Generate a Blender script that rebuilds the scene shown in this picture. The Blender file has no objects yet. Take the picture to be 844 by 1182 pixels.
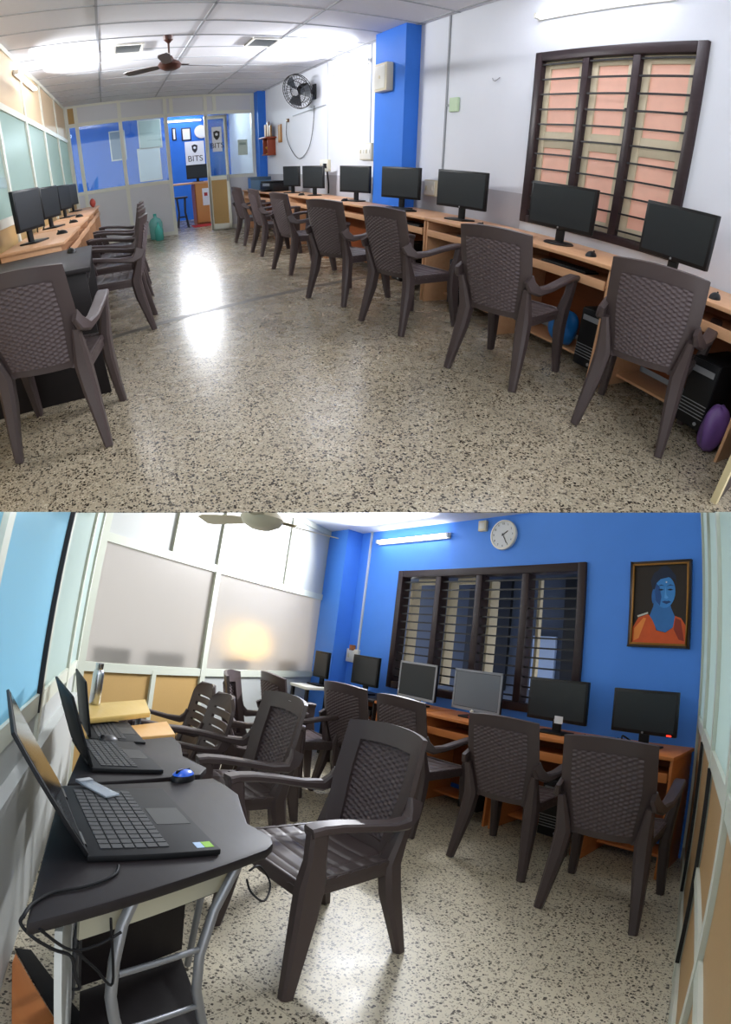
import bpy, bmesh, math, random
from mathutils import Matrix, Vector, Euler

S = bpy.context.scene
COL = S.collection
PI = math.pi
R_ = math.radians
random.seed(7)

# ------------------------------------------------------------------ camera
# one ultra wide lens (mild barrel); the hall with white walls is level, the blue room below it is a second rigid room
F_PX, KK = 590.0, -0.06
F_MM = F_PX * 36.0 / 844.0


def room_rot(pitch, roll, yaw):
    X = Matrix.Rotation(R_(pitch), 3, 'X')
    Y = Matrix.Rotation(R_(roll), 3, 'Y')
    Z = Matrix.Rotation(R_(yaw), 3, 'Z')
    return Y @ X @ Z


R_UP = room_rot(37.77, 1.30, 26.64)
R_LO = room_rot(-14.16, 7.20, -39.81)
EYE_UP, EYE_LO = 1.25, 1.32
EYE = Vector((0, 0, EYE_UP))

cam = bpy.data.cameras.new('camera')
cam_o = bpy.data.objects.new('camera', cam)
COL.objects.link(cam_o)
S.camera = cam_o
cam.type = 'PANO'
cam.sensor_fit = 'HORIZONTAL'
cam.sensor_width = 36
cam.sensor_height = 36 * 1182 / 844
cc = cam if hasattr(cam, 'panorama_type') else cam.cycles
cc.panorama_type = 'FISHEYE_LENS_POLYNOMIAL'
cc.fisheye_fov = PI
cc.fisheye_polynomial_k0 = 0
cc.fisheye_polynomial_k1 = -1 / F_MM
cc.fisheye_polynomial_k2 = 0
cc.fisheye_polynomial_k3 = -KK / F_MM ** 3
cc.fisheye_polynomial_k4 = 0
cam.clip_start = 0.02
RT = R_UP.transposed()
CAM_UP = RT @ Vector((0, 0, 1))
m = Matrix([RT @ Vector((1, 0, 0)), CAM_UP, RT @ Vector((0, -1, 0))]).transposed().to_4x4()
m.translation = EYE
cam_o.matrix_world = m

# ------------------------------------------------------------------ world, exposure
w = bpy.data.worlds.new('world')
S.world = w
w.use_nodes = True
bg = w.node_tree.nodes['Background']
bg.inputs[0].default_value = (0.93, 0.96, 1.0, 1)
bg.inputs[1].default_value = 1.6
S.view_settings.view_transform = 'Standard'
S.view_settings.look = 'None'
S.view_settings.exposure = 0.35
S.view_settings.gamma = 1.0
S.view_settings.use_curve_mapping = False


# ------------------------------------------------------------------ rooms
class Room:
    def __init__(s, rot, eye, M):
        s.RT = rot.transposed(); s.eye = Vector((0, 0, eye)); s.M = M

    def ray(s, px, py):
        x, y = px - 422.0, py - 591.0
        r = math.hypot(x, y); rho = r / F_PX; th = rho * (1 + KK * rho * rho)
        k = math.sin(th) / max(r, 1e-9)
        return s.RT @ Vector((x * k, math.cos(th), -y * k))

    def z(s, px, py, z=0.0):                       # point of a level plane
        d = s.ray(px, py)
        return s.eye + d * ((z - s.eye.z) / d.z)

    def v(s, px, py, P, n):                        # point of an upright plane through P with normal n
        d = s.ray(px, py); n = Vector((n[0], n[1], 0)); P = Vector((P[0], P[1], 0))
        return s.eye + d * ((P - Vector((s.eye.x, s.eye.y, 0))).dot(n) / d.dot(n))

    def X(s, px, py, x): return s.v(px, py, (x, 0), (1, 0))
    def Y(s, px, py, y): return s.v(px, py, (0, y), (0, 1))


UP = Room(R_UP, EYE_UP, Matrix.Identity(4))
ML = Matrix.Translation(EYE) @ (RT @ R_LO).to_4x4() @ Matrix.Translation((0, 0, -EYE_LO))
LO = Room(R_LO, EYE_LO, ML)


# ------------------------------------------------------------------ materials
def hexc(h):
    h = h.lstrip('#')
    return tuple((lambda c: c / 12.92 if c <= 0.04045 else ((c + 0.055) / 1.055) ** 2.4)(int(h[i:i + 2], 16) / 255) for i in (0, 2, 4)) + (1,)


MATS = {}


def mat(name, col, rough=0.5, metal=0.0, spec=0.5, noise=0.0, nscale=40, bump=0.0, stretch=None, emit=0.0, alpha=1.0, trans=0.0, ior=1.45, coat=0.0):
    if name in MATS: return MATS[name]
    M = bpy.data.materials.new(name); M.use_nodes = True
    nt = M.node_tree; b = nt.nodes['Principled BSDF']
    c = hexc(col)
    b.inputs['Base Color'].default_value = c
    b.inputs['Roughness'].default_value = rough
    b.inputs['Metallic'].default_value = metal
    b.inputs['Specular IOR Level'].default_value = spec
    b.inputs['Coat Weight'].default_value = coat
    b.inputs['Transmission Weight'].default_value = trans
    b.inputs['IOR'].default_value = ior
    b.inputs['Alpha'].default_value = alpha
    if emit:
        b.inputs['Emission Color'].default_value = c; b.inputs['Emission Strength'].default_value = emit
    if noise or bump:
        tc = nt.nodes.new('ShaderNodeTexCoord'); mp = nt.nodes.new('ShaderNodeMapping')
        nt.links.new(tc.outputs['Object'], mp.inputs['Vector'])
        if stretch: mp.inputs['Scale'].default_value = stretch
        n = nt.nodes.new('ShaderNodeTexNoise'); n.inputs['Scale'].default_value = nscale; n.inputs['Detail'].default_value = 4
        nt.links.new(mp.outputs[0], n.inputs['Vector'])
        if noise:
            mx = nt.nodes.new('ShaderNodeMix'); mx.data_type = 'RGBA'
            mx.inputs['A'].default_value = tuple(x * (1 - noise) for x in c[:3]) + (1,)
            mx.inputs['B'].default_value = tuple(min(1, x * (1 + noise)) for x in c[:3]) + (1,)
            nt.links.new(n.outputs['Fac'], mx.inputs['Factor']); nt.links.new(mx.outputs['Result'], b.inputs['Base Color'])
        if bump:
            bp = nt.nodes.new('ShaderNodeBump'); bp.inputs['Strength'].default_value = bump; bp.inputs['Distance'].default_value = 0.002
            nt.links.new(n.outputs['Fac'], bp.inputs['Height']); nt.links.new(bp.outputs[0], b.inputs['Normal'])
    MATS[name] = M
    return M


def terrazzo(name, base, base2, dark, joint=0.6, mid='#574e41', share=0.42, rough=(0.18, 0.36)):
    M = bpy.data.materials.new(name); M.use_nodes = True
    nt = M.node_tree; N = nt.nodes.new; Lk = nt.links.new; b = nt.nodes['Principled BSDF']
    tc = N('ShaderNodeTexCoord')

    def mix(fac, a, bb, blend='MIX'):
        mx = N('ShaderNodeMix'); mx.data_type = 'RGBA'; mx.blend_type = blend
        for k, v in (('Factor', fac), ('A', a), ('B', bb)):
            if isinstance(v, (tuple, float)): mx.inputs[k].default_value = v
            else: Lk(v, mx.inputs[k])
        return mx.outputs['Result']
    n = N('ShaderNodeTexNoise'); n.inputs['Scale'].default_value = 2.2; n.inputs['Detail'].default_value = 5; Lk(tc.outputs['Object'], n.inputs['Vector'])
    col = mix(n.outputs['Fac'], hexc(base), hexc(base2))

    def chips(scale, share, size, color, colr):
        v = N('ShaderNodeTexVoronoi'); v.inputs['Scale'].default_value = scale; Lk(tc.outputs['Object'], v.inputs['Vector'])
        sp = N('ShaderNodeSeparateColor'); Lk(v.outputs['Color'], sp.inputs[0])
        a = N('ShaderNodeMath'); a.operation = 'LESS_THAN'; a.inputs[1].default_value = share; Lk(sp.outputs[0], a.inputs[0])
        d = N('ShaderNodeMath'); d.operation = 'LESS_THAN'; Lk(v.outputs['Distance'], d.inputs[0])
        s_ = N('ShaderNodeMath'); s_.operation = 'MULTIPLY'; s_.inputs[1].default_value = size; Lk(sp.outputs[1], s_.inputs[0]); Lk(s_.outputs[0], d.inputs[1])
        f = N('ShaderNodeMath'); f.operation = 'MULTIPLY'; Lk(a.outputs[0], f.inputs[0]); Lk(d.outputs[0], f.inputs[1])
        return mix(f.outputs[0], colr, hexc(color))
    col = chips(100, 0.35, 0.7, '#b9b09c', col)
    col = chips(84, share, 0.78, dark, col)
    col = chips(140, 0.38, 0.85, mid, col)
    br = N('ShaderNodeTexBrick'); br.offset = 0; br.inputs['Scale'].default_value = 1.0
    br.inputs['Brick Width'].default_value = joint; br.inputs['Row Height'].default_value = joint; br.inputs['Mortar Size'].default_value = 0.0025; br.inputs['Mortar Smooth'].default_value = 0.3
    Lk(tc.outputs['Object'], br.inputs['Vector'])
    fm = N('ShaderNodeMath'); fm.operation = 'MULTIPLY'; fm.inputs[1].default_value = 0.4; Lk(br.outputs['Fac'], fm.inputs[0])
    col = mix(fm.outputs[0], col, hexc('#4f4a42'))
    Lk(col, b.inputs['Base Color'])
    n2 = N('ShaderNodeTexNoise'); n2.inputs['Scale'].default_value = 6; Lk(tc.outputs['Object'], n2.inputs['Vector'])
    mr = N('ShaderNodeMapRange'); mr.inputs['To Min'].default_value = rough[0]; mr.inputs['To Max'].default_value = rough[1]; Lk(n2.outputs['Fac'], mr.inputs['Value'])
    Lk(mr.outputs[0], b.inputs['Roughness'])
    b.inputs['Specular IOR Level'].default_value = 0.45
    return M


def wood(name, c1, c2, rough=0.4, scale=(3, 40, 40)):
    M = bpy.data.materials.new(name); M.use_nodes = True
    nt = M.node_tree; b = nt.nodes['Principled BSDF']
    tc = nt.nodes.new('ShaderNodeTexCoord'); mp = nt.nodes.new('ShaderNodeMapping'); mp.inputs['Scale'].default_value = scale
    n = nt.nodes.new('ShaderNodeTexNoise'); n.inputs['Scale'].default_value = 1.0; n.inputs['Detail'].default_value = 6
    mx = nt.nodes.new('ShaderNodeMix'); mx.data_type = 'RGBA'; mx.inputs['A'].default_value = hexc(c1); mx.inputs['B'].default_value = hexc(c2)
    nt.links.new(tc.outputs['Object'], mp.inputs[0]); nt.links.new(mp.outputs[0], n.inputs['Vector']); nt.links.new(n.outputs['Fac'], mx.inputs['Factor'])
    nt.links.new(mx.outputs['Result'], b.inputs['Base Color']); b.inputs['Roughness'].default_value = rough; b.inputs['Specular IOR Level'].default_value = 0.3
    return M


def frosted(name, col, body=0.5, rough=0.35):
    """etched pane: part of the light scatters, part passes blurred"""
    M = bpy.data.materials.new(name); M.use_nodes = True
    nt = M.node_tree; nt.nodes.clear(); N = nt.nodes.new; Lk = nt.links.new
    out = N('ShaderNodeOutputMaterial'); d = N('ShaderNodeBsdfDiffuse'); t = N('ShaderNodeBsdfTranslucent'); g = N('ShaderNodeBsdfRefraction'); gl = N('ShaderNodeBsdfGlossy')
    for q in (d, t, g): q.inputs['Color'].default_value = hexc(col)
    g.inputs['Roughness'].default_value = rough; g.inputs['IOR'].default_value = 1.2
    gl.inputs['Roughness'].default_value = 0.3
    a = N('ShaderNodeMixShader'); Lk(d.outputs[0], a.inputs[1]); Lk(t.outputs[0], a.inputs[2])
    b = N('ShaderNodeMixShader'); b.inputs[0].default_value = body; Lk(g.outputs[0], b.inputs[1]); Lk(a.outputs[0], b.inputs[2])
    c = N('ShaderNodeMixShader'); c.inputs[0].default_value = 0.05; Lk(b.outputs[0], c.inputs[1]); Lk(gl.outputs[0], c.inputs[2])
    Lk(c.outputs[0], out.inputs[0])
    return M


def clear_glass(name, col='#f2f8f6', refl=0.08):
    M = bpy.data.materials.new(name); M.use_nodes = True
    nt = M.node_tree; nt.nodes.clear(); N = nt.nodes.new; Lk = nt.links.new
    out = N('ShaderNodeOutputMaterial'); t = N('ShaderNodeBsdfTransparent'); t.inputs[0].default_value = hexc(col)
    g = N('ShaderNodeBsdfGlossy'); g.inputs['Roughness'].default_value = 0.02
    a = N('ShaderNodeMixShader'); a.inputs[0].default_value = refl
    Lk(t.outputs[0], a.inputs[1]); Lk(g.outputs[0], a.inputs[2]); Lk(a.outputs[0], out.inputs[0])
    return M


def emitter(name, col, strength):
    M = bpy.data.materials.new(name); M.use_nodes = True
    nt = M.node_tree; nt.nodes.clear()
    e = nt.nodes.new('ShaderNodeEmission'); e.inputs[0].default_value = hexc(col); e.inputs[1].default_value = strength
    o = nt.nodes.new('ShaderNodeOutputMaterial'); nt.links.new(e.outputs[0], o.inputs[0])
    return M


FLOOR_U = terrazzo('terrazzo hall', '#978b77', '#aba08c', '#2f2822')
FLOOR_L = terrazzo('terrazzo blue room', '#c6bca4', '#d3cab5', '#453d32', mid='#8a8070', share=.32, rough=(.30, .46))
WALL_W = mat('white wall paint', '#dadde6', 0.75, noise=0.03, nscale=3)
DADO = mat('grey dado paint', '#aeaeb6', 0.7, noise=0.04, nscale=4)
BLUE = mat('blue wall paint', '#2a72d8', 0.55, noise=0.06, nscale=5)
BLUE2 = mat('blue room wall paint', '#4d8ff2', 0.55, noise=0.05, nscale=4)
TILE = mat('ceiling tile', '#dedfe6', 0.85, noise=0.03, nscale=25, bump=0.15)
TBAR = mat('ceiling bar', '#a8abb2', 0.5)
ALU = mat('cream aluminium', '#dcdccf', 0.4, 0.0)
ALU_L = mat('white aluminium', '#c6cabd', 0.4, 0.0)
BLACKGASKET = mat('black gasket', '#16161a', 0.6)
BEIGE = mat('beige laminate', '#b5945e', 0.5, noise=0.06, nscale=90)
WHITEBOARD = mat('pale laminate', '#d0d1d4', 0.5)
FROST_G = frosted('greenish frosted glass', '#b9cac4', 0.75, 0.4)
FROST_W = frosted('white frosted glass', '#d2cec9', 0.36, 0.52)
FROST_B = frosted('pale blue frosted glass', '#a6d4e6', 0.9, 0.4)
FROST_P = frosted('pale frosted strip', '#cfdcd8', 0.7, 0.4)
GLASS = clear_glass('clear glass', '#e3edf0', 0.06)
CHAIR = mat('dark brown plastic', '#463b3b', 0.42, noise=0.05, nscale=60, spec=0.5)
CHAIRW = mat('dark brown woven plastic', '#54484a', 0.5, spec=0.45)
BLKPL = mat('black plastic', '#101013', 0.42, spec=.4)
BLKMAT = mat('matt black plastic', '#131316', 0.6, spec=.3)
SCREEN = mat('dark screen', '#23272b', 0.32, spec=0.5)
SCREEN2 = mat('grey lit screen', '#6e7681', 0.25, spec=0.6)
SILVER = mat('silver plastic', '#9a9ca2', 0.35, 0.5)
STEEL = mat('brushed steel', '#c4c6c8', 0.25, 1.0)
GREYTUBE = mat('grey powder coated tube', '#8b8d92', 0.35, 0.6)
WOODL = wood('light desk wood', '#c8946b', '#d8ab86')
WOODO = wood('orange desk wood', '#c4733c', '#d58a50')
WOODR = wood('red brown board', '#743d22', '#8a4c2b')
WOODB = wood('black ash board', '#181416', '#221d1f', 0.5)
WOODY = wood('yellow desk wood', '#c2a25a', '#d0b26c')
DARKFR = wood('dark brown window wood', '#2a2023', '#382b2e', 0.35)
CREAMFR = mat('cream casement paint', '#c9bca2', 0.55, noise=0.08, nscale=15)
ORANGEP = mat('peach frosted panel', '#f4bda8', 0.5, noise=0.08, nscale=12)  # glow from outdoors is put into this pale base colour
IRON = mat('black iron bar', '#17151a', 0.45)
FANBR = mat('brown fan enamel', '#43251f', 0.35)
FANGR = mat('dusty fan blade', '#5b5d62', 0.5)
FANCR = mat('cream fan enamel', '#d8d1bd', 0.4)
WHITEP = mat('white plastic', '#e2e0d8', 0.4)
CREAMP = mat('cream plastic', '#d6cdb4', 0.45)
PAPER = mat('white paper', '#dfe2e8', 0.7)
TXT = mat('black print', '#17181c', 0.6)
GOLD = mat('worn gilt', '#8a5f24', 0.4, 0.5, noise=0.2, nscale=60)
TUBE = emitter('lit tube', '#f4f7ff', 9.0)
TUBE_LO = emitter('lit blue room tube', '#f2f6ff', 12.0)
RED = mat('red plastic', '#a8282a', 0.4)
REDLED = emitter('red power light', '#ff2418', 6.0)
BLUEPL = mat('blue mouse shell', '#1a57c8', 0.3)
KEY = mat('key grey', '#26272b', 0.5)
SKYBLUEBAG = mat('blue bag', '#1f6fb8', 0.35)
PURPLE = mat('purple bag', '#6a4a86', 0.4)
TEALW = mat('teal water bottle plastic', '#74c3bd', 0.15, alpha=0.72)
DARKROOM = mat('dim passage wall', '#4a525e', 0.8)  # the passage's gloom is put into this dark colour


# ------------------------------------------------------------------ mesh builder
class MB:
    def __init__(s): s.v = []; s.f = []

    def add(s, vs, fs):
        o = len(s.v); s.v += [tuple(v) for v in vs]; s.f += [tuple(i + o for i in f) for f in fs]; return s

    def box(s, c, d, M=None):
        x, y, z = d[0] / 2, d[1] / 2, d[2] / 2
        vs = [Vector((sx * x, sy * y, sz * z)) for sz in (-1, 1) for sy in (-1, 1) for sx in (-1, 1)]
        if M is not None: vs = [M @ v for v in vs]
        vs = [v + Vector(c) for v in vs]
        return s.add(vs, [(0, 2, 3, 1), (4, 5, 7, 6), (0, 1, 5, 4), (2, 6, 7, 3), (0, 4, 6, 2), (1, 3, 7, 5)])

    def b(s, x0, x1, y0, y1, z0, z1):
        return s.box(((x0 + x1) / 2, (y0 + y1) / 2, (z0 + z1) / 2), (abs(x1 - x0), abs(y1 - y0), abs(z1 - z0)))

    def bar(s, p, q, w, t, up=(0, 0, 1)):
        return s.sweep([p, q], [(w, t)] * 2, up, n=4)

    def sweep(s, path, sizes, wdir=(1, 0, 0), n=8, closed=False):
        """section w (along wdir) by t, rounded when n = 8"""
        P = [Vector(p) for p in path]; k = len(P); rings = []
        for i, p in enumerate(P):
            a = P[max(i - 1, 0)]; c = P[min(i + 1, k - 1)]
            T = (c - a).normalized()
            W = Vector(wdir[i] if isinstance(wdir, list) else wdir); W = (W - T * W.dot(T)).normalized(); Nn = T.cross(W)
            w_, t_ = sizes[i][0] / 2, sizes[i][1] / 2
            if n == 4: sec = [(-1, -1), (1, -1), (1, 1), (-1, 1)]
            else:
                e = min(w_, t_) * 0.45; ew, et = 1 - e / w_, 1 - e / t_
                sec = [(-ew, -1), (ew, -1), (1, -et), (1, et), (ew, 1), (-ew, 1), (-1, et), (-1, -et)]
            rings.append([p + W * (x * w_) + Nn * (y * t_) for x, y in sec])
        m_ = len(rings[0]); vs = [v for r in rings for v in r]; fs = []
        for i in range(k - 1):
            for j in range(m_):
                fs.append((i * m_ + j, i * m_ + (j + 1) % m_, (i + 1) * m_ + (j + 1) % m_, (i + 1) * m_ + j))
        fs.append(tuple(reversed(range(m_)))); fs.append(tuple((k - 1) * m_ + j for j in range(m_)))
        return s.add(vs, fs)

    def tube(s, path, r, n=8):
        P = [Vector(p) for p in path]; k = len(P); vs = []; fs = []
        up = Vector((0, 0, 1)); prev = None
        for i, p in enumerate(P):
            T = (P[min(i + 1, k - 1)] - P[max(i - 1, 0)]).normalized()
            if prev is None:
                prev = up if abs(T.z) < 0.9 else Vector((1, 0, 0))
            A = (prev - T * prev.dot(T)).normalized(); B = T.cross(A); prev = A
            rr = r[i] if isinstance(r, (list, tuple)) else r
            for j in range(n):
                a = 2 * PI * j / n; vs.append(p + A * (rr * math.cos(a)) + B * (rr * math.sin(a)))
        for i in range(k - 1):
            for j in range(n): fs.append((i * n + j, i * n + (j + 1) % n, (i + 1) * n + (j + 1) % n, (i + 1) * n + j))
        fs.append(tuple(reversed(range(n)))); fs.append(tuple((k - 1) * n + j for j in range(n)))
        return s.add(vs, fs)

    def lathe(s, prof, c=(0, 0, 0), n=24, axis='z'):
        vs = []; fs = []; k = len(prof)
        for r, h in prof:
            for j in range(n):
                a = 2 * PI * j / n; x, y = r * math.cos(a), r * math.sin(a)
                q = (x, y, h) if axis == 'z' else ((x, h, y) if axis == 'y' else (h, x, y))
                vs.append(Vector(q) + Vector(c))
        for i in range(k - 1):
            for j in range(n): fs.append((i * n + j, i * n + (j + 1) % n, (i + 1) * n + (j + 1) % n, (i + 1) * n + j))
        fs.append(tuple(reversed(range(n)))); fs.append(tuple((k - 1) * n + j for j in range(n)))
        return s.add(vs, fs)

    def prism(s, pts, z0, z1):
        n = len(pts); vs = [(p[0], p[1], z0) for p in pts] + [(p[0], p[1], z1) for p in pts]
        fs = [tuple(reversed(range(n))), tuple(range(n, 2 * n))] + [(i, (i + 1) % n, n + (i + 1) % n, n + i) for i in range(n)]
        return s.add(vs, fs)

    def upright(s, pts, y0, y1):
        """outline in x, z; thick along y"""
        n = len(pts); vs = [(p[0], y0, p[1]) for p in pts] + [(p[0], y1, p[1]) for p in pts]
        fs = [tuple(range(n)), tuple(reversed(range(n, 2 * n)))] + [(i, n + i, n + (i + 1) % n, (i + 1) % n) for i in range(n)]
        return s.add(vs, fs)

    def grid(s, fn, nu, nv):
        vs = [fn(i / nu, j / nv) for j in range(nv + 1) for i in range(nu + 1)]
        fs = [(j * (nu + 1) + i, j * (nu + 1) + i + 1, (j + 1) * (nu + 1) + i + 1, (j + 1) * (nu + 1) + i) for j in range(nv) for i in range(nu)]
        return s.add(vs, fs)

    def mesh(s, name, m_, bevel=0.0, solid=0.0, seg=2, smooth=35):
        bm = bmesh.new(); vs = [bm.verts.new(v) for v in s.v]
        for f in s.f:
            try: bm.faces.new([vs[i] for i in f])
            except ValueError: pass
        bmesh.ops.remove_doubles(bm, verts=bm.verts, dist=1e-6)
        bmesh.ops.recalc_face_normals(bm, faces=bm.faces)
        if solid: bmesh.ops.solidify(bm, geom=bm.faces[:], thickness=solid)
        if bevel:
            es = [e for e in bm.edges if len(e.link_faces) == 2 and e.calc_face_angle(0) > 0.6]
            bmesh.ops.bevel(bm, geom=es, offset=bevel, segments=seg, profile=0.5, affect='EDGES', clamp_overlap=True)
        me = bpy.data.meshes.new(name); bm.to_mesh(me); bm.free()
        if smooth:
            me.polygons.foreach_set('use_smooth', [True] * len(me.polygons)); me.set_sharp_from_angle(angle=R_(smooth))
        me.materials.append(m_)
        return me

    def build(s, name, m_, parent=None, bevel=0.0, solid=0.0, seg=2, smooth=35, room=None, label=None):
        o = bpy.data.objects.new(name, s.mesh(name, m_, bevel, solid, seg, smooth)); COL.objects.link(o)
        if parent is not None: o.parent = parent
        elif room is not None: o.matrix_world = room.M.copy()
        if label: o['label'] = label
        return o


def tag(o, label, cat, group=None, kind=None):
    o['label'] = label; o['category'] = cat
    if group: o['group'] = group
    if kind: o['kind'] = kind
    return o


def place(o, room, loc, rz=0.0, rx=0.0, ry=0.0):
    o.matrix_world = room.M @ Matrix.Translation(Vector(loc)) @ Euler((rx, ry, rz)).to_matrix().to_4x4()
    return o


def thing(name, label, cat, room, loc=(0, 0, 0), rz=0.0, group=None, rx=0.0, ry=0.0):
    o = bpy.data.objects.new(name, None); COL.objects.link(o); o.empty_display_size = 0.1
    place(o, room, loc, rz, rx, ry)
    return tag(o, label, cat, group)


def dup(root):
    c = root.copy(); COL.objects.link(c)

    def kids(a, b):
        for ch in list(a.children):
            d = ch.copy(); COL.objects.link(d); d.parent = b; kids(ch, d)
    kids(root, c)
    return c


def struct(o):
    o['kind'] = 'structure'
    return o


def cut(o):
    """end a wall of the blue room where the hall's floor slab begins above it"""
    Mi = o.matrix_world.inverted()
    co = Mi @ EYE; no = (Mi.to_3x3() @ CAM_UP).normalized()
    bm = bmesh.new(); bm.from_mesh(o.data)
    bmesh.ops.bisect_plane(bm, geom=bm.verts[:] + bm.edges[:] + bm.faces[:], plane_co=co, plane_no=no, clear_outer=True)
    bm.to_mesh(o.data); bm.free()


def text(name, body, size, m_, parent, loc, rot, depth=0.001):
    cu = bpy.data.curves.new(name, 'FONT'); cu.body = body; cu.size = size; cu.extrude = depth
    cu.align_x = 'CENTER'; cu.align_y = 'CENTER'; cu.materials.append(m_)
    tmp = bpy.data.objects.new(name, cu); COL.objects.link(tmp)
    me = bpy.data.meshes.new_from_object(tmp.evaluated_get(bpy.context.evaluated_depsgraph_get()))
    bpy.data.objects.remove(tmp); bpy.data.curves.remove(cu)
    me.materials.clear(); me.materials.append(m_)
    o = bpy.data.objects.new(name, me); COL.objects.link(o); o.parent = parent; o.location = loc; o.rotation_euler = rot
    return o


# ================================================================== HALL WITH WHITE WALLS (structure)
XW, YB, H = 3.2, 11.5, 2.8            # long wall, glazed partition at the far end, ceiling


def xl(y): return -1.1 + 0.045 * (y - 2.0)   # glazed partition on the other side


e0, e1 = UP.z(0, 591), UP.z(844, 591)


def edge_y(x): return e0.y + (e1.y - e0.y) * (x - e0.x) / (e1.x - e0.x)


fl = MB().prism([(-1.6, edge_y(-1.6)), (XW + .2, edge_y(XW + .2)), (XW + .2, YB + 4.2), (-1.6, YB + 4.2)], -0.004, 0)
struct(fl.build('floor', FLOOR_U, smooth=0))
a, b_ = UP.z(122, 392), UP.z(415, 321)
d_ = (b_ - a).normalized(); n_ = Vector((-d_.y, d_.x, 0)) * 0.045
q = a - d_ * 0.25, b_ + d_ * 0.25
struct(MB().prism([q[0] - n_, q[1] - n_, q[1] + n_, q[0] + n_], 0, 0.0015).build('trim_1', mat('worn dark floor joint', '#5d584f', 0.4, noise=0.15, nscale=30), smooth=0))

ce = MB().b(-1.6, XW + .2, 1.0, YB + 4.2, H, H + .03)
struct(ce.build('ceiling', TILE, smooth=0))
gb = MB()
for i in range(5):
    x = -0.98 + 1.03 * i
    gb.b(x - .012, x + .012, 1.0, YB, H - .006, H + .001)
y = 1.55
while y < YB:
    gb.b(-1.5, XW, y - .012, y + .012, H - .006, H + .001); y += 0.62
struct(gb.build('trim_2', TBAR, smooth=0))

# long white wall with the barred window
W0 = UP.X(622, 60, XW); W1 = UP.X(821, 50, XW)
wy0, wy1 = W1.y, W0.y; wz1 = (W0.z + W1.z) / 2; wz0 = 0.87
wl = MB()
wl.b(XW, XW + .15, 0.3, wy0, 0, H).b(XW, XW + .15, wy1, YB + 4, 0, H).b(XW, XW + .15, wy0, wy1, 0, wz0).b(XW, XW + .15, wy0, wy1, wz1, H)
struct(wl.build('wall_right', WALL_W, smooth=0))
dd = MB().b(XW - .004, XW + .001, wy1 + .02, YB, 0, 1.1)
struct(dd.build('trim_3', DADO, smooth=0))
pA, pB = UP.X(433, 100, XW - .18), UP.X(467, 100, XW - .18)
struct(MB().b(XW - .18, XW + .01, pB.y, pA.y, 0, H - .001).build('wall_pillar', BLUE, smooth=0))
# second blue pillar in the far corner
pC, pD = UP.Y(291, 150, YB - .02), UP.Y(300, 150, YB - .02)
struct(MB().b(XW - .16, XW + .01, YB - .30, YB + .05, 0, H - .001).build('wall_pillar', BLUE, smooth=0))
# surface conduits on the wall
p = UP.X(516, 100, XW - .01); struct(MB().b(XW - .012, XW + .002, p.y - .012, p.y + .012, .95, H).build('trim_4', mat('grey conduit', '#8f9298', .5)))
p = UP.X(378, 100, XW - .01); struct(MB().b(XW - .012, XW + .002, p.y - .012, p.y + .012, 1.1, H).build('trim_5', mat('white conduit', '#c9ccd4', .5)))
p = UP.X(428, 100, XW - .01); struct(MB().b(XW - .012, XW + .002, p.y - .01, p.y + .01, 1.4, H).build('trim_6', MATS['white conduit']))


# window: dark frame, three lights, cream casements with peach panels, iron bars
def window_hall():
    wi = struct(thing('window_1', 'x', 'x', UP, (XW, (wy0 + wy1) / 2, wz0), -PI / 2)); del wi['label']; del wi['category']
    Wd, Hh = wy1 - wy0, wz1 - wz0
    f = MB(); t = .075
    f.b(-Wd / 2, -Wd / 2 + t, -.03, .1, 0, Hh).b(Wd / 2 - t, Wd / 2, -.03, .1, 0, Hh).b(-Wd / 2 + t, Wd / 2 - t, -.028, .099, Hh - t, Hh).b(-Wd / 2 + t, Wd / 2 - t, -.028, .099, 0, t * .8)
    xs = [-Wd / 2 + t + (Wd - 2 * t) * k / 3 for k in range(4)]
    for k in (1, 2): f.b(xs[k] - .032, xs[k] + .032, -.022, .098, t * .8, Hh - t)
    f.build('frame', DARKFR, wi, bevel=.006)
    zm = Hh * .5
    for k in range(3):
        x0 = xs[k] + (.032 if k else 0); x1 = xs[k + 1] - (.032 if k < 2 else 0)
        c = MB(); tt = .06
        c.b(x0, x0 + tt, .02, .06, t * .8, Hh - t).b(x1 - tt, x1, .02, .06, t * .8, Hh - t)
        for z0, z1 in ((Hh - t - .06, Hh - t), (zm - .065, zm + .065), (t * .8, t * .8 + .07)): c.b(x0 + tt, x1 - tt, .022, .058, z0, z1)
        cs = c.build('casement', CREAMFR, wi, bevel=.003)
        p_ = MB(); p_.b(x0 + tt - .01, x1 - tt + .01, .035, .045, zm + .05, Hh - t - .05).b(x0 + tt - .01, x1 - tt + .01, .035, .045, t, zm - .05)
        p_.build('pane', ORANGEP, cs)
        g = MB()
        for j in range(11):
            z = .1 + (Hh - .2) * j / 10
            g.b(x0 - .005, x1 + .005, -.012, .002, z - .0065, z + .0065)
        g.build('grille', IRON, wi)
        MB().lathe([(.008, 0), (.012, .01), (.008, .02)], (x1 - .03, .002, zm + .25), 10, 'y').build('knob', IRON, cs)


window_hall()

# glazed partition at the far end
PX = [UP.Y(px, 215, YB).x for px in (98, 147, 198)]
xd0, xd1 = PX[2] + .03, UP.Y(241, 215, YB).x
xr = XW - .16
SILL, HEAD = 1.10, 2.42
fr = MB(); t = .035


def post(mb, x, z0=0, z1=H): mb.b(x - t, x + t, YB - .03, YB + .03, z0, z1)


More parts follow.
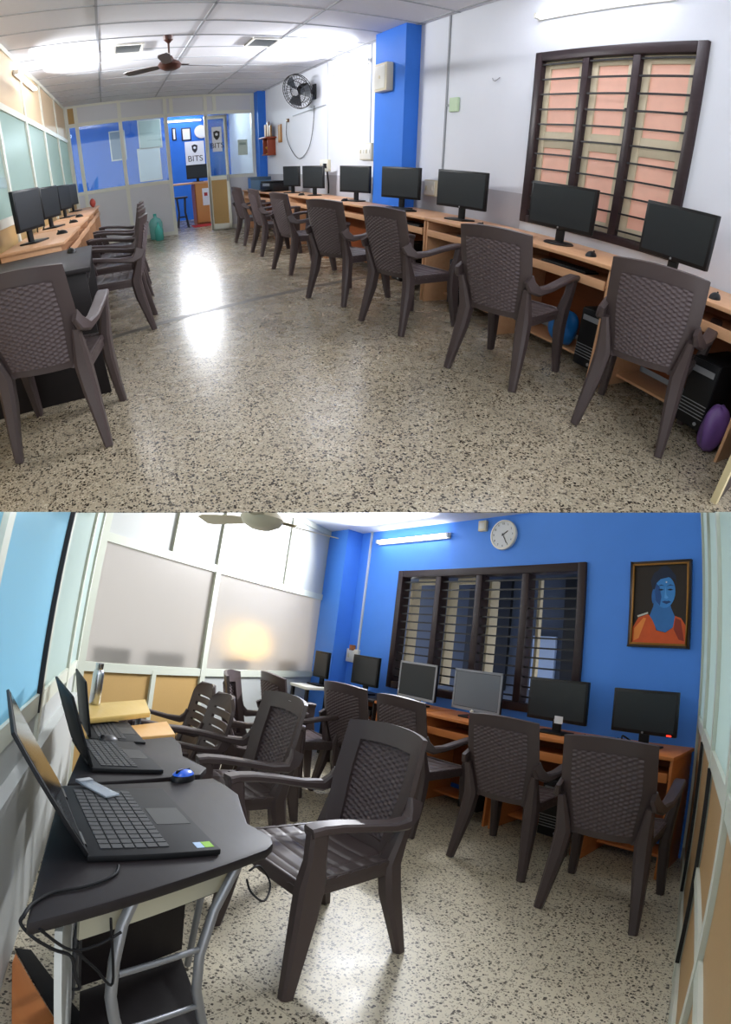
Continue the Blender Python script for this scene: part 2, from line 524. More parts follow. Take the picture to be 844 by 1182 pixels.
for x in (xl(YB) + .04, PX[0], PX[1], PX[2], xd1 + .03, xr - .04): post(fr, x)
x = PX[2]
for px in (197, 247): post(fr, UP.Y(px, 120, YB).x, HEAD, H)
fr.b(xl(YB), xr, YB - .027, YB + .027, HEAD - t, HEAD + t).b(xl(YB), xr, YB - .026, YB + .026, H - .05, H - .001)
fr.b(xl(YB), PX[2], YB - .027, YB + .027, SILL - t, SILL + t).b(xl(YB), PX[2], YB - .028, YB + .028, 0, .08)
fr.b(xd1 + .03, xr, YB - .027, YB + .027, SILL - t, SILL + t).b(xd1 + .03, xr, YB - .028, YB + .028, 0, .08)
wb = struct(fr.build('wall_back', ALU, smooth=0))
lw = MB().b(xl(YB), PX[2], YB - .012, YB + .012, .05, SILL).b(xd1 + .03, xr, YB - .012, YB + .012, .05, SILL)
lw.build('lower_panel', WHITEBOARD, wb, smooth=0)
MB().b(PX[0], xr, YB - .01, YB + .01, HEAD, H - .02).build('upper_panel', WHITEBOARD, wb, smooth=0)
MB().b(xl(YB) - .02, PX[0], YB - .01, YB + .01, HEAD, H - .02).build('upper_panel', BEIGE, wb, smooth=0)
for x0, x1 in ((xl(YB), PX[0]), (PX[0], PX[1]), (PX[1], PX[2]), (xd1 + .03, xr)):
    MB().b(x0, x1, YB - .004, YB + .004, SILL, HEAD).build('pane', GLASS, wb, smooth=0)

# open door leaf
hx, hy = xd1, YB - .03
fe = UP.z(269, 264); dv = Vector((fe.x - hx, fe.y - hy, 0)); ang = math.atan2(dv.y, dv.x)
DW, DH = min(dv.length, .95), 2.34
do = struct(thing('door_1', 'x', 'x', UP, (hx, hy, 0.01), ang)); del do['label']; del do['category']
f = MB().b(0, .06, -.02, .02, 0, DH).b(DW - .06, DW, -.02, .02, 0, DH).b(0, DW, -.02, .02, 0, .12).b(0, DW, -.02, .02, DH - .07, DH).b(0, DW, -.02, .02, 1.03, 1.11)
f.build('frame', ALU, do, bevel=.003)
MB().b(.05, DW - .05, -.008, .008, .1, 1.04).build('lower_panel', BEIGE, do)
MB().b(.05, DW - .05, -.004, .004, 1.1, DH - .06).build('pane', GLASS, do)
MB().b(DW - .05, DW - .02, -.05, .05, 1.0, 1.13).build('handle', SILVER, do, bevel=.004)

# glazed partition with greenish frosted panes along the other side
sl = MB(); A = Vector((xl(1.2), 1.2, 0)); ysl = [2.2, 4.0, 5.6, 7.1, 8.5, 10.0, YB - .05]


def lbar(mb, y0, y1, z0, z1, th=.03, off=0.0):
    mb.prism([(xl(y0) - th + off, y0), (xl(y0) + th + off, y0), (xl(y1) + th + off, y1), (xl(y1) - th + off, y1)], z0, z1)


for y in ysl: lbar(sl, y - .035, y + .035, 0, H)
for z0, z1 in ((.0, .08), (1.02, 1.1), (2.10, 2.17), (H - .06, H)): lbar(sl, 1.2, YB, z0, z1, .027)
wle = struct(sl.build('wall_left', ALU, smooth=0))
lbr = MB(); lbar(lbr, 1.2, YB, .05, 1.05, .01); lbr.build('lower_panel', BEIGE, wle, smooth=0)
lbr = MB(); lbar(lbr, 1.2, YB, 2.13, H - .03, .01); lbr.build('upper_panel', mat('pale beige laminate', '#cdb594', .5, noise=.05, nscale=90), wle, smooth=0)
ys2 = [1.2] + ysl
for i in range(len(ys2) - 1):
    q_ = MB(); lbar(q_, ys2[i] + .035, ys2[i + 1] - .035, 1.1, 2.10, .005); pn = q_.build('pane', FROST_G, wle, smooth=0)
    if i < 3:
        q_ = MB(); lbar(q_, ys2[i] + .035, ys2[i + 1] - .035, 1.36, 1.46, .002, .007); q_.build('clear_band', mat('clear band', '#8ea3a0', .3), pn, smooth=0)

# the office beyond the far partition
YO = YB + 3.2
struct(MB().b(-1.5, XW + .1, YO, YO + .1, 0, H).build('wall_office', BLUE, smooth=0))

# ------------------------------------------------------------------ tube lights of the hall
def tube_light(room, loc, rz, length, label, group, lit=TUBE, power=0, spread=125, dip=0):
    t_ = thing('tube_light', label, 'tube light', room, loc, rz, group)
    MB().b(-length / 2 - .03, length / 2 + .03, -.02, 0, -.03, .03).build('batten', WHITEP, t_, bevel=.004)
    MB().b(-length / 2 - .03, -length / 2, -.06, -.005, -.02, .02).build('lamp_holder', WHITEP, t_)
    MB().b(length / 2, length / 2 + .03, -.06, -.005, -.02, .02).build('lamp_holder', WHITEP, t_)
    MB().tube([(-length / 2, -.045, 0), (length / 2, -.045, 0)], .017, 10).build('tube', lit, t_, smooth=60)
    if power:
        l = bpy.data.lights.new('tube_glow', 'AREA'); l.shape = 'RECTANGLE'; l.size = length; l.size_y = .05; l.spread = R_(spread); l.energy = power; l.color = (.95, .97, 1)
        lo = bpy.data.objects.new('tube_glow', l); COL.objects.link(lo); lo.parent = t_; lo.location = (0, -.075, 0)
        lo.rotation_euler = (-PI / 2 + R_(dip), 0, 0)
    return t_


p0, p1 = UP.X(612, 17, XW), UP.X(800, 1, XW)
tube_light(UP, (XW, (p0.y + p1.y) / 2, min(H - .1, (p0.z + p1.z) / 2)), -PI / 2, 1.2, 'lit tube light on the white wall above the barred window', 'tube lights of the white hall', power=62)
p0 = UP.X(405, 78, XW)
tube_light(UP, (XW, p0.y, min(H - .15, p0.z)), -PI / 2, 1.2, 'lit tube light on the white wall between wall fan and blue pillar', 'tube lights of the white hall', power=62)
q_ = UP.Y(206, 140, YO); tube_light(UP, (q_.x + .1, YO - .002, min(q_.z, H - .08)), 0, .9, 'lit tube light high on the blue office wall seen through the doorway', None, power=45)
p0 = UP.v(56, 58, (xl(5), 5), (1, -.045))
tube_light(UP, (xl(7.3) + .02, 7.3, 2.60), PI / 2 - .045, 1.2, 'lit tube light high on the green-glazed partition', 'tube lights of the white hall', power=62)
# ================================================================== BLUE ROOM (structure)
HL = 2.56
Q = Vector((-0.11, 3.85, 0)); TW = -0.197                      # corner of blue wall and laminate partition, turn of the blue wall
EW = Vector((math.cos(TW), math.sin(TW), 0)); NW = Vector((-math.sin(TW), math.cos(TW), 0))
WL = 4.25
PA, PB = Vector((-3.5, 1.36, 0)), Q - EW * WL
LA, LB = PA.copy(), Vector((0.2, -0.52, 0))
RA, RB = Q.copy(), Vector((0.20, -0.3, 0))


def BW(px, py, d=0.0):
    """point on the blue wall (d in front of it): x along the wall from the corner, z"""
    p_ = LO.v(px, py, (Q - NW * d), NW); return (p_ - Q).dot(EW), p_.z, p_


def wallbox(mb, x0, x1, y0, y1, z0, z1):
    """box in the frame of the blue wall, y into the wall"""
    M_ = Matrix.Rotation(TW, 4, 'Z')
    c_ = Q + M_ @ Vector(((x0 + x1) / 2, (y0 + y1) / 2, (z0 + z1) / 2))
    return mb.box(c_, (abs(x1 - x0), abs(y1 - y0), abs(z1 - z0)), M_)


def linebox(mb, P, D, s0, s1, off0, off1, z0, z1):
    """box along a plan line from P to D between shares s0, s1 in metres; offset to its inner side"""
    e_ = (D - P).normalized(); n2 = Vector((-e_.y, e_.x, 0))
    pts = [P + e_ * s0 + n2 * off0, P + e_ * s1 + n2 * off0, P + e_ * s1 + n2 * off1, P + e_ * s0 + n2 * off1]
    return mb.prism([(v.x, v.y) for v in pts], z0, z1)


def lstruct(mb, name, m_, parent=None, bevel=0.0):
    o = mb.build(name, m_, parent, smooth=0, room=LO, bevel=bevel)
    bpy.context.view_layer.update()
    if parent is None: struct(o)
    cut(o)
    return o


lstruct(MB().prism([(-4.6, 5.2), (-4.6, 0.9), (0.4, -.5), (0.4, 4.0)], -.004, 0), 'floor', FLOOR_L)
lstruct(MB().prism([(-4.2, 4.9), (-4.2, 0.5), (0.4, -.5), (0.4, 4.0)], HL, HL + .03), 'ceiling', TILE)
tl, tr, brn, bln = BW(460, 660), BW(684, 648), BW(660, 838), BW(449, 800)
vx0, vx1 = (tl[0] + bln[0]) / 2, (tr[0] + brn[0]) / 2
vz1, vz0 = (tl[1] + tr[1]) / 2, 0.86
mb = MB()
wallbox(mb, -WL - .3, vx0, 0, .15, 0, HL); wallbox(mb, vx1, .2, 0, .15, 0, HL); wallbox(mb, vx0, vx1, 0, .15, 0, vz0); wallbox(mb, vx0, vx1, 0, .15, vz1, HL)
lstruct(mb, 'wall_blue', BLUE2)
c0 = BW(377, 700, .22)[0]; c1 = BW(391, 700, .22)[0]
mb = MB(); wallbox(mb, -WL - .05, c1, -.22, .01, 0, HL); lstruct(mb, 'wall_pillar', BLUE2)
x_ = BW(420, 700)[0]; mb = MB(); wallbox(mb, x_ - .014, x_ + .014, -.014, .002, .9, HL); lstruct(mb, 'trim_7', mat('white conduit', '#c9ccd4', .5))


def window_blue():
    M_ = Q + EW * ((vx0 + vx1) / 2)
    wi = struct(thing('window_2', 'x', 'x', LO, (M_.x, M_.y, vz0), TW)); del wi['label']; del wi['category']
    Wd, Hh = vx1 - vx0, vz1 - vz0; t = .07
    f = MB()
    f.b(-Wd / 2, -Wd / 2 + t, -.03, .1, 0, Hh).b(Wd / 2 - t, Wd / 2, -.03, .1, 0, Hh).b(-Wd / 2 + t, Wd / 2 - t, -.028, .099, Hh - t, Hh).b(-Wd / 2 + t, Wd / 2 - t, -.028, .099, 0, t)
    xs = [-Wd / 2 + t + (Wd - 2 * t) * k / 4 for k in range(5)]
    for k in (1, 2, 3): f.b(xs[k] - .035, xs[k] + .035, -.022, .098, t, Hh - t)
    f.build('frame', DARKFR, wi, bevel=.005)
    for k in range(4):
        x0 = xs[k] + (.035 if k else 0); x1 = xs[k + 1] - (.035 if k < 3 else 0)
        g = MB()
        for j in range(13):
            z = .12 + (Hh - .24) * j / 12
            g.b(x0 - .004, x1 + .004, .01, .026, z - .007, z + .007)
        g.build('grille', IRON, wi)
        # cream casements folded back outwards
        c = MB(); c.box((x0 + .02 + (.015 if k == 0 else 0), .16, Hh / 2), (.03, .13 if k < 3 else .05, Hh - .2)).build('casement', CREAMFR, wi, bevel=.003)
        if k in (0, 1): MB().b(x0 + .1, x1, .12, .15, Hh - t - .06, Hh - t).build('casement_rail', CREAMFR, wi)


window_blue()
# passage behind the window; dark wall put up against the bright world beyond
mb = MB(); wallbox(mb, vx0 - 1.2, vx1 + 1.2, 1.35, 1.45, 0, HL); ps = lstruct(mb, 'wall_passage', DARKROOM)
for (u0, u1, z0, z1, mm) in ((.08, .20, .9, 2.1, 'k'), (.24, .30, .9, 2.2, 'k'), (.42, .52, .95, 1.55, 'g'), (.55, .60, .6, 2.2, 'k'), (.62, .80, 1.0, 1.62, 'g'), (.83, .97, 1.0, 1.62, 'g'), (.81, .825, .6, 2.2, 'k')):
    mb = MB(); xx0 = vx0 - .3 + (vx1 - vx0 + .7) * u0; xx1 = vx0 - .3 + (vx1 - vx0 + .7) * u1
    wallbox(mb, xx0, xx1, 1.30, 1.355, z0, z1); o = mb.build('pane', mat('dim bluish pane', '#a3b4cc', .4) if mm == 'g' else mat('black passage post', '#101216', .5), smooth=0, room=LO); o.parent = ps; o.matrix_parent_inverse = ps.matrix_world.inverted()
mb = MB(); wallbox(mb, vx0 - 1.2, vx1 + 1.2, .12, 1.4, HL - .25, HL - .22); lstruct(mb, 'added_passage_lid', DARKROOM)  # lid added over the passage to keep bright world light out

# frosted partition
L_ = (PB - PA).length; e_ = (PB - PA).normalized()


def PT(px, py):
    n2 = Vector((-e_.y, e_.x, 0)); p_ = LO.v(px, py, PA, n2); return (p_ - PA).dot(e_), p_.z


s1 = PT(245, 690)[0]
RAILS = (0.84, 1.75)
mb = MB(); k_ = .03
for s_ in (.03, s1, L_ - .03): linebox(mb, PA, PB, s_ - k_, s_ + k_, -.03, .03, 0, HL)
for s_ in ((0 + s1) / 2 + .08, (s1 + L_) / 2): linebox(mb, PA, PB, s_ - .022, s_ + .022, -.028, .028, RAILS[1], HL)
for s_ in ((0 + s1) / 2 + .08, (s1 + L_) / 2 + .05): linebox(mb, PA, PB, s_ - .022, s_ + .022, -.028, .028, 0, RAILS[0])
for z0, z1 in ((0, .08), (RAILS[0] - .035, RAILS[0] + .03), (RAILS[1] - .03, RAILS[1] + .035), (HL - .06, HL)): linebox(mb, PA, PB, 0, L_, -.026, .026, z0, z1)
pf = lstruct(mb, 'wall_partition', ALU_L)


def lchild(mb, name, m_, parent):
    o = mb.build(name, m_, None, smooth=0, room=LO); bpy.context.view_layer.update(); cut(o)
    o.parent = parent; o.matrix_parent_inverse = parent.matrix_world.inverted(); return o


lchild(linebox(MB(), PA, PB, .03, s1, -.004, .004, RAILS[0], RAILS[1]), 'pane', FROST_W, pf)
lchild(linebox(MB(), PA, PB, s1, L_ - .03, -.004, .004, RAILS[0], RAILS[1]), 'pane', FROST_W, pf)
lchild(linebox(MB(), PA, PB, .03, L_ - .03, -.008, .008, RAILS[1], HL - .03), 'upper_panel', mat('white laminate', '#b3b6b4', .5), pf)
lchild(linebox(MB(), PA, PB, .03, s1, -.008, .008, .04, RAILS[0]), 'lower_panel', BEIGE, pf)
lchild(linebox(MB(), PA, PB, s1, L_ - .03, -.008, .008, .04, RAILS[0]), 'lower_panel', MATS['white laminate'], pf)

# glazed side with pale blue panes, running past the camera
LL = (LB - LA).length; le = (LB - LA).normalized(); ln = Vector((-le.y, le.x, 0))


def LT(px, py):
    p_ = LO.v(px, py, LA, ln); return (p_ - LA).dot(le), p_.z


sp = LT(57, 700)[0]
mb = MB()
for s_ in (.03, .5, sp - .07, sp + .95): linebox(mb, LA, LB, s_ - .03, s_ + .03, -.03, .02, 0, HL)
for z0, z1 in ((0, .1), (.80, .88), (HL - .06, HL)): linebox(mb, LA, LB, 0, LL, -.027, .017, z0, z1)
gl_ = lstruct(mb, 'wall_left', ALU_L)
mb = MB(); linebox(mb, LA, LB, sp - .032, sp - .012, -.02, .024, .8, HL); lchild(mb, 'gasket', BLACKGASKET, gl_)
lchild(linebox(MB(), LA, LB, .03, sp - .07, -.004, .004, .86, HL), 'pane', FROST_P, gl_)
lchild(linebox(MB(), LA, LB, sp - .02, LL, -.004, .004, .86, HL), 'pane', FROST_B, gl_)
lchild(linebox(MB(), LA, LB, .03, LL, -.006, .05, .0, .66), 'duct_cover', mat('white laminate', '#b3b6b4', .5), gl_)
lchild(linebox(MB(), LA, LB, .03, LL, -.006, .006, .05, .82), 'lower_panel', mat('white laminate', '#b3b6b4', .5), gl_)

# laminate partition on the far side of the chairs
RL = 3.45
mb = MB()
for s_ in (.03, .78, 1.55, 2.3, 3.1): linebox(mb, RA, RB, s_ - .03, s_ + .03, -.02, .03, 0, HL)
for z0, z1 in ((0, .1), (.92, .99), (.46, .52), (HL - .06, HL)): linebox(mb, RA, RB, 0 if z0 != .46 else 1.5, RL, -.017, .027, z0, z1)
rp = lstruct(mb, 'wall_right', ALU_L)
lchild(linebox(MB(), RA, RB, 0, RL, -.004, .004, .08, .94), 'lower_panel', mat('tan laminate', '#a9895f', .5, noise=.05, nscale=80), rp)
lchild(linebox(MB(), RA, RB, 0, RL, -.004, .004, .98, HL), 'pane', FROST_P, rp)
g_ = MB()
for s_ in (.78, 1.55): linebox(g_, RA, RB, s_ + .03, s_ + .042, -.01, -.026, .1, .92)
lchild(g_, 'gasket', BLACKGASKET, rp)

# lit tube of the blue room
t0, t1 = BW(432, 632), BW(530, 612)
tm = (t0[2] + t1[2]) / 2
tm = tm - NW * .004
tube_light(LO, (tm.x, tm.y, min(HL - .12, tm.z)), TW, 1.0, 'lit tube light on the blue wall beside the wall clock', None, TUBE_LO, power=76, spread=120, dip=20)

# ================================================================== PROTOTYPES
def sm(t): return t * t * (3 - 2 * t)


def chair_meshes():
    d = {}
    # seat
    def seat(u, v):
        x = (u - .5); y = v
        wd = .45 + .05 * v
        z = .43 - .012 * math.sin(PI * u) * (.5 + .5 * math.sin(PI * v)) - .02 * max(0, (v - .88) / .12) ** 2
        if min(abs(u - .17), abs(u - .83)) < .012 or min(abs(v - k) for k in (.2, .36, .52, .68, .84)) < .012: z -= .005
        return (x * wd, -.215 + .45 * y, z)
    us = 40; m_ = MB().grid(seat, us, us)
    d['seat'] = (m_, dict(solid=.022))
    ap = MB()
    ap.sweep([(-.215, -.20, .40), (-.235, .215, .40)], [(.016, .065)] * 2, (1, 0, 0)).sweep([(.215, -.20, .40), (.235, .215, .40)], [(.016, .065)] * 2, (1, 0, 0))
    ap.sweep([(-.235, .222, .398), (0, .232, .396), (.235, .222, .398)], [(.018, .06)] * 3, (0, 1, 0))
    d['apron'] = (ap, dict(bevel=.003))

    def back(u, v):                                   # u across, v up
        x = (u - .5) * 2
        hw = .195 + .045 * sm(min(1, v * 1.6)) - .012 * v
        z = .405 + .505 * v - .018 * x * x * v
        y = -.205 - .135 * v + .02 * v * v - .035 * (1 - x * x) + .018 * x ** 4
        return Vector((x * hw, y, z))
    U0, U1, V0, V1 = .16, .84, .10, .83
    fr_ = MB(); nu, nv = 25, 24
    us_ = [i / nu for i in range(nu + 1)]; vs_ = [j / nv for j in range(nv + 1)]
    us_ = sorted(set([round(x, 4) for x in us_ if abs(x - U0) > .02 and abs(x - U1) > .02] + [U0, U1])); vs_ = sorted(set([round(x, 4) for x in vs_ if abs(x - V0) > .02 and abs(x - V1) > .02] + [V0, V1]))
    base = [back(u, v) for v in vs_ for u in us_]; n_u = len(us_)
    fs = []
    for j in range(len(vs_) - 1):
        for i in range(n_u - 1):
            if us_[i] >= U0 - 1e-6 and us_[i + 1] <= U1 + 1e-6 and vs_[j] >= V0 - 1e-6 and vs_[j + 1] <= V1 + 1e-6: continue
            fs.append((j * n_u + i, j * n_u + i + 1, (j + 1) * n_u + i + 1, (j + 1) * n_u + i))
    fr_.add(base, fs)
    d['backrest'] = (fr_, dict(solid=.02, bevel=0))
    NC, NR = 14, 34

    def weave(u, v):
        p_ = back(U0 - .03 + (U1 - U0 + .06) * u, V0 - .03 + (V1 - V0 + .06) * v)
        a = u * NC; c = v * NR
        k = math.sin(PI * a) * math.sin(PI * c)
        s_ = abs(math.sin(PI * a)) ** .6 * abs(math.sin(PI * c)) ** .6
        p_.y += -.006 + .0065 * (1 if k > 0 else -1) * s_
        return p_
    d['weave_panel'] = (MB().grid(weave, NC * 3, NR * 3), dict(solid=0, smooth=80))

    def arm(s):
        b = MB()
        b.sweep([(s * .226, -.275, .66), (s * .238, -.255, .615), (s * .256, -.205, .588), (s * .272, -.11, .598), (s * .28, .02, .622), (s * .28, .14, .638), (s * .277, .215, .640), (s * .274, .255, .632)],
                [(.022, .08), (.034, .075), (.05, .05), (.058, .034), (.062, .030), (.064, .030), (.064, .032), (.06, .036)], (1, 0, 0))
        return b
    d['armrest'] = (arm, dict())

    def fleg(s):
        b = MB()
        b.sweep([(s * .276, .222, .636), (s * .268, .214, .53), (s * .250, .206, .43), (s * .244, .212, .30), (s * .250, .238, .12), (s * .258, .258, .0)],
                [(.046, .072), (.046, .076), (.058, .105), (.056, .095), (.048, .068), (.042, .05)], (1, 0, 0))
        return b

    def rleg(s):
        b = MB()
        b.sweep([(s * .216, -.262, .60), (s * .206, -.232, .50), (s * .198, -.205, .41), (s * .208, -.222, .28), (s * .226, -.262, .12), (s * .238, -.292, .0)],
                [(.036, .04), (.06, .06), (.08, .085), (.074, .08), (.056, .058), (.042, .044)], (1, 0, 0))
        return b
    d['fleg'] = (fleg, {}); d['rleg'] = (rleg, {})
    return d


CM = None


def make_chair(slats=False):
    d = chair_meshes()
    root = bpy.data.objects.new('plastic_armchair', None); COL.objects.link(root); root.empty_display_size = .1
    d['seat'][0].build('seat', CHAIR, root, **d['seat'][1]); d['apron'][0].build('seat_apron', CHAIR, root, **d['apron'][1])
    if not slats:
        b_ = d['backrest'][0].build('backrest', CHAIR, root, **d['backrest'][1])
        d['weave_panel'][0].build('weave_panel', CHAIRW, b_, **d['weave_panel'][1])
    else:
        def pt(u, v):
            x = (u - .5) * 2; hw = .20 + .05 * math.sin(PI * min(v * 1.1, 1) * .62)
            hw *= 1 - .35 * max(0, (v - .8) / .2) ** 2
            return Vector((x * hw, -.205 - .14 * v + .03 * v * v - .05 * (1 - x * x), .405 + .50 * v))
        m_ = MB(); nu, nv = 20, 44; rows = [.30, .42, .54, .66, .78]
        vs = [pt(i / nu, j / nv) for j in range(nv + 1) for i in range(nu + 1)]; fs = []
        for j in range(nv):
            for i in range(nu):
                vc = (j + .5) / nv; uc = (i + .5) / nu
                if any(abs(vc - r) < .013 for r in rows) and .14 < uc < .86: continue
                fs.append((j * (nu + 1) + i, j * (nu + 1) + i + 1, (j + 1) * (nu + 1) + i + 1, (j + 1) * (nu + 1) + i))
        m_.add(vs, fs); m_.build('backrest', CHAIR, root, solid=.022)
    for s in (-1, 1):
        d['armrest'][0](s).build('armrest', CHAIR, root); d['fleg'][0](s).build('leg', CHAIR, root); d['rleg'][0](s).build('leg', CHAIR, root)
    return root


chair_used = {}


def chair(room, loc, rz, label, group, slats=False):
    if slats not in chair_used:
        o = chair_used[slats] = make_chair(slats)
    else: o = dup(chair_used[slats])
    place(o, room, loc, rz)
    o.scale = (.80, .95, .95) if slats else (1.05, 1.05, 1.05)
    return tag(o, label, 'chair', group)


def chair_feet(room, pl, pr, label, group, off=0.0, turn=0.0):
    """a chair whose two rear feet stand at these points, seen from behind"""
    L, R = room.z(*pl), room.z(*pr)
    d_ = R - L; rz = math.atan2(d_.y, d_.x) + R_(turn)
    f_ = Vector((-math.sin(rz), math.cos(rz), 0))
    return chair(room, (L + R) / 2 + f_ * (.292 + off), rz, label, group)


def monitor(room, loc, rz, w_, h_, label, group, base='rect', lit=None, led=False, lift=.10, logo=None):
    t_ = thing('monitor', label, 'monitor', room, loc, rz, group)
    z0 = lift
    bz = MB().b(-w_ / 2, w_ / 2, -.018, .018, z0, z0 + h_).build('bezel', BLKPL, t_, bevel=.005)
    MB().b(-w_ / 2 + .05, w_ / 2 - .05, .016, .04, z0 + .05, z0 + h_ - .05).build('back_housing', BLKPL, t_, bevel=.008)
    MB().b(-w_ / 2 + .018, w_ / 2 - .018, -.0195, -.016, z0 + .024, z0 + h_ - .018).build('screen', lit or SCREEN, bz)
    MB().b(-.035, .035, .012, .034, .01, z0 + .06).build('neck', BLKPL, t_, bevel=.004)
    if base == 'round': MB().lathe([(.11, 0), (.112, .006), (.10, .014), (.03, .02)], (0, .02, 0), 28).build('base', BLKPL, t_)
    else: MB().prism([(-.11, -.09), (.11, -.09), (.13, .06), (-.13, .06)], 0, .014).build('base', BLKPL, t_, bevel=.003)
    if logo == 'disc':
        MB().lathe([(.0075, -.0205), (.0075, -.0185)], (0, 0, z0 + .012), 14, 'y').build('logo', SILVER, bz)
    elif logo: text('logo', logo, .014, SILVER, bz, (0, -.0185, z0 + .012), (PI / 2, 0, 0))
    if led: MB().b(w_ / 2 - .06, w_ / 2 - .03, -.021, -.0185, z0 + .006, z0 + .013).build('power_light', REDLED, bz)
    return t_


def desk(room, loc, rz, w_, dep, hgt, label, group, m_, edge=None, tower_shelf=True):
    """computer desk: top, end panels, keyboard tray, back board, low shelf; y into the wall, front at -dep/2"""
    t_ = thing('computer_desk', label, 'desk', room, loc, rz, group)
    y0, y1 = -dep / 2, dep / 2
    MB().b(-w_ / 2, w_ / 2, y0, y1, hgt - .024, hgt).build('top', m_, t_, bevel=.003)
    for s in (-1, 1): MB().b(s * (w_ / 2 - .03), s * (w_ / 2 - .012), y0 + .03, y1 - .01, 0.0, hgt - .024).build('side_panel', edge or m_, t_, bevel=.002)
    MB().b(-w_ / 2 + .03, w_ / 2 - .03, y1 - .03, y1 - .015, .12, hgt - .03).build('back_board', WOODR, t_)
    k = MB().b(-w_ / 2 + .035, w_ / 2 - .035, y0 + .02, y1 - .12, hgt - .15, hgt - .134)
    tr_ = k.build('keyboard_tray', m_, t_, bevel=.002)
    MB().b(-w_ / 2 + .035, w_ / 2 - .035, y0 + .015, y0 + .03, hgt - .165, hgt - .105).build('tray_front', m_, tr_, bevel=.002)
    MB().b(-w_ / 2 + .03, w_ / 2 - .03, y0 + .26, y1 - .02, .06, .078).build('low_shelf', edge or m_, t_, bevel=.002)
    return t_


mouse_first = {}


def mouse(room, loc, rz, label, group, shell=None):
    key = shell.name if shell else 'k'
    if key not in mouse_first:
        o = bpy.data.objects.new('mouse', None); COL.objects.link(o); o.empty_display_size = .03

        def pt(u, v):
            a = 2 * PI * u; ph = PI / 2 * v
            return (.031 * math.cos(a) * math.cos(ph), .055 * math.sin(a) * math.cos(ph), .036 * math.sin(ph))
        MB().grid(pt, 20, 8).build('shell', BLKPL, o, smooth=80)
        if shell:
            def pc_(u, v):
                q = pt(u, .36 + .64 * v); return (q[0] * 1.04, q[1] * 1.04, q[2] * 1.04 + .0004)
            MB().grid(pc_, 24, 8).build('blue_cover', shell, o, smooth=80)
            MB().b(-.0025, .0025, -.03, .036, .028, .0385).build('black_stripe', BLKPL, o)
        MB().lathe([(.008, -.003), (.008, .003)], (0, .032, .031), 12, 'x').build('wheel', BLKMAT, o)
        mouse_first[key] = o
    else: o = dup(mouse_first[key])
    place(o, room, loc, rz); return tag(o, label, 'mouse', group)


def tower(room, loc, rz, label, group):
    t_ = thing('computer_tower', label, 'computer tower', room, loc, rz, group)
    MB().b(-.09, .09, -.2, .2, 0, .4).build('case', BLKMAT, t_, bevel=.005)
    f = MB().b(-.088, .088, -.212, -.2, .005, .395).build('front_panel', BLKPL, t_, bevel=.004)
    g = MB()
    for k in range(5): g.b(-.085, .085, -.2155, -.211, .07 + .02 * k, .074 + .02 * k)
    g.build('vent', SILVER, f)
    MB().b(-.07, .07, -.2155, -.211, .32, .355).build('disc_drive', SILVER, f)
    MB().lathe([(.011, -.216), (.011, -.211)], (.05, 0, .035), 12, 'y').build('power_button', SILVER, f)
    return t_


def keyboard(room, loc, rz, label, group):
    t_ = thing('keyboard', label, 'keyboard', room, loc, rz, group)
    MB().prism([(-.22, -.07), (.22, -.07), (.22, .07), (-.22, .07)], 0, .016).build('case', BLKPL, t_, bevel=.004)
    k = MB()
    for r in range(5):
        for c in range(15): k.b(-.207 + .0277 * c, -.207 + .0277 * c + .022, -.058 + .024 * r, -.058 + .024 * r + .019, .015, .021)
    k.build('keys', KEY, t_)
    return t_


def cable(room, pts, r, label, m_=None, name='cable', parent=None):
    P = [Vector(p) for p in pts]; out = []
    for i in range(len(P) - 1):
        p0, p1, p2, p3 = P[max(i - 1, 0)], P[i], P[i + 1], P[min(i + 2, len(P) - 1)]
        for k in range(6):
            t = k / 6; out.append(.5 * ((2 * p1) + (p2 - p0) * t + (2 * p0 - 5 * p1 + 4 * p2 - p3) * t * t + (3 * p1 - p0 - 3 * p2 + p3) * t ** 3))
    out.append(P[-1])
    o = MB().tube(out, r, 6).build(name, m_ or BLKMAT, parent, room=room, smooth=60)
    if label: tag(o, label, 'cable')
    return o


def ceiling_fan(room, loc, blade_ang, label, m_, mb_, drop, blade_len, droop=0.0):
    t_ = thing('ceiling_fan', label, 'fan', room, loc, 0)
    MB().lathe([(.012, 0), (.012, drop)], (0, 0, 0), 10).build('down_rod', m_, t_)
    MB().lathe([(.01, -.09), (.05, -.05), (.055, 0)], (0, 0, drop), 16).build('canopy', m_, t_)
    MB().lathe([(.03, .09), (.05, .05), (.11, .02), (.13, -.01), (.11, -.045), (.06, -.07), (.02, -.075)], (0, 0, 0), 28).build('motor', m_, t_)
    for a in blade_ang:
        ca, sa = math.cos(a), math.sin(a)
        def W(r, s, z): return Vector((ca * r - sa * s, sa * r + ca * s, z))
        b = MB(); pts = [(.13, .03), (.2, .05), (blade_len * .9, .065), (blade_len, .045), (blade_len, -.045), (blade_len * .9, -.06), (.2, -.05), (.13, -.03)]
        top = [W(r, s, -.01 + s * .22) for r, s in pts]; bot = [W(r, s, -.016 + s * .22) for r, s in pts]
        n = len(pts); b.add(top + bot, [tuple(range(n)), tuple(reversed(range(n, 2 * n)))] + [(i, n + i, n + (i + 1) % n, (i + 1) % n) for i in range(n)])
        bl = b.build('blade', mb_, t_, smooth=0)
        MB().sweep([W(.09, 0, -.004), W(.22, 0, -.004)], [(.05, .006)] * 2, W(0, 1, 0)).build('blade_arm', m_, bl)
    return t_
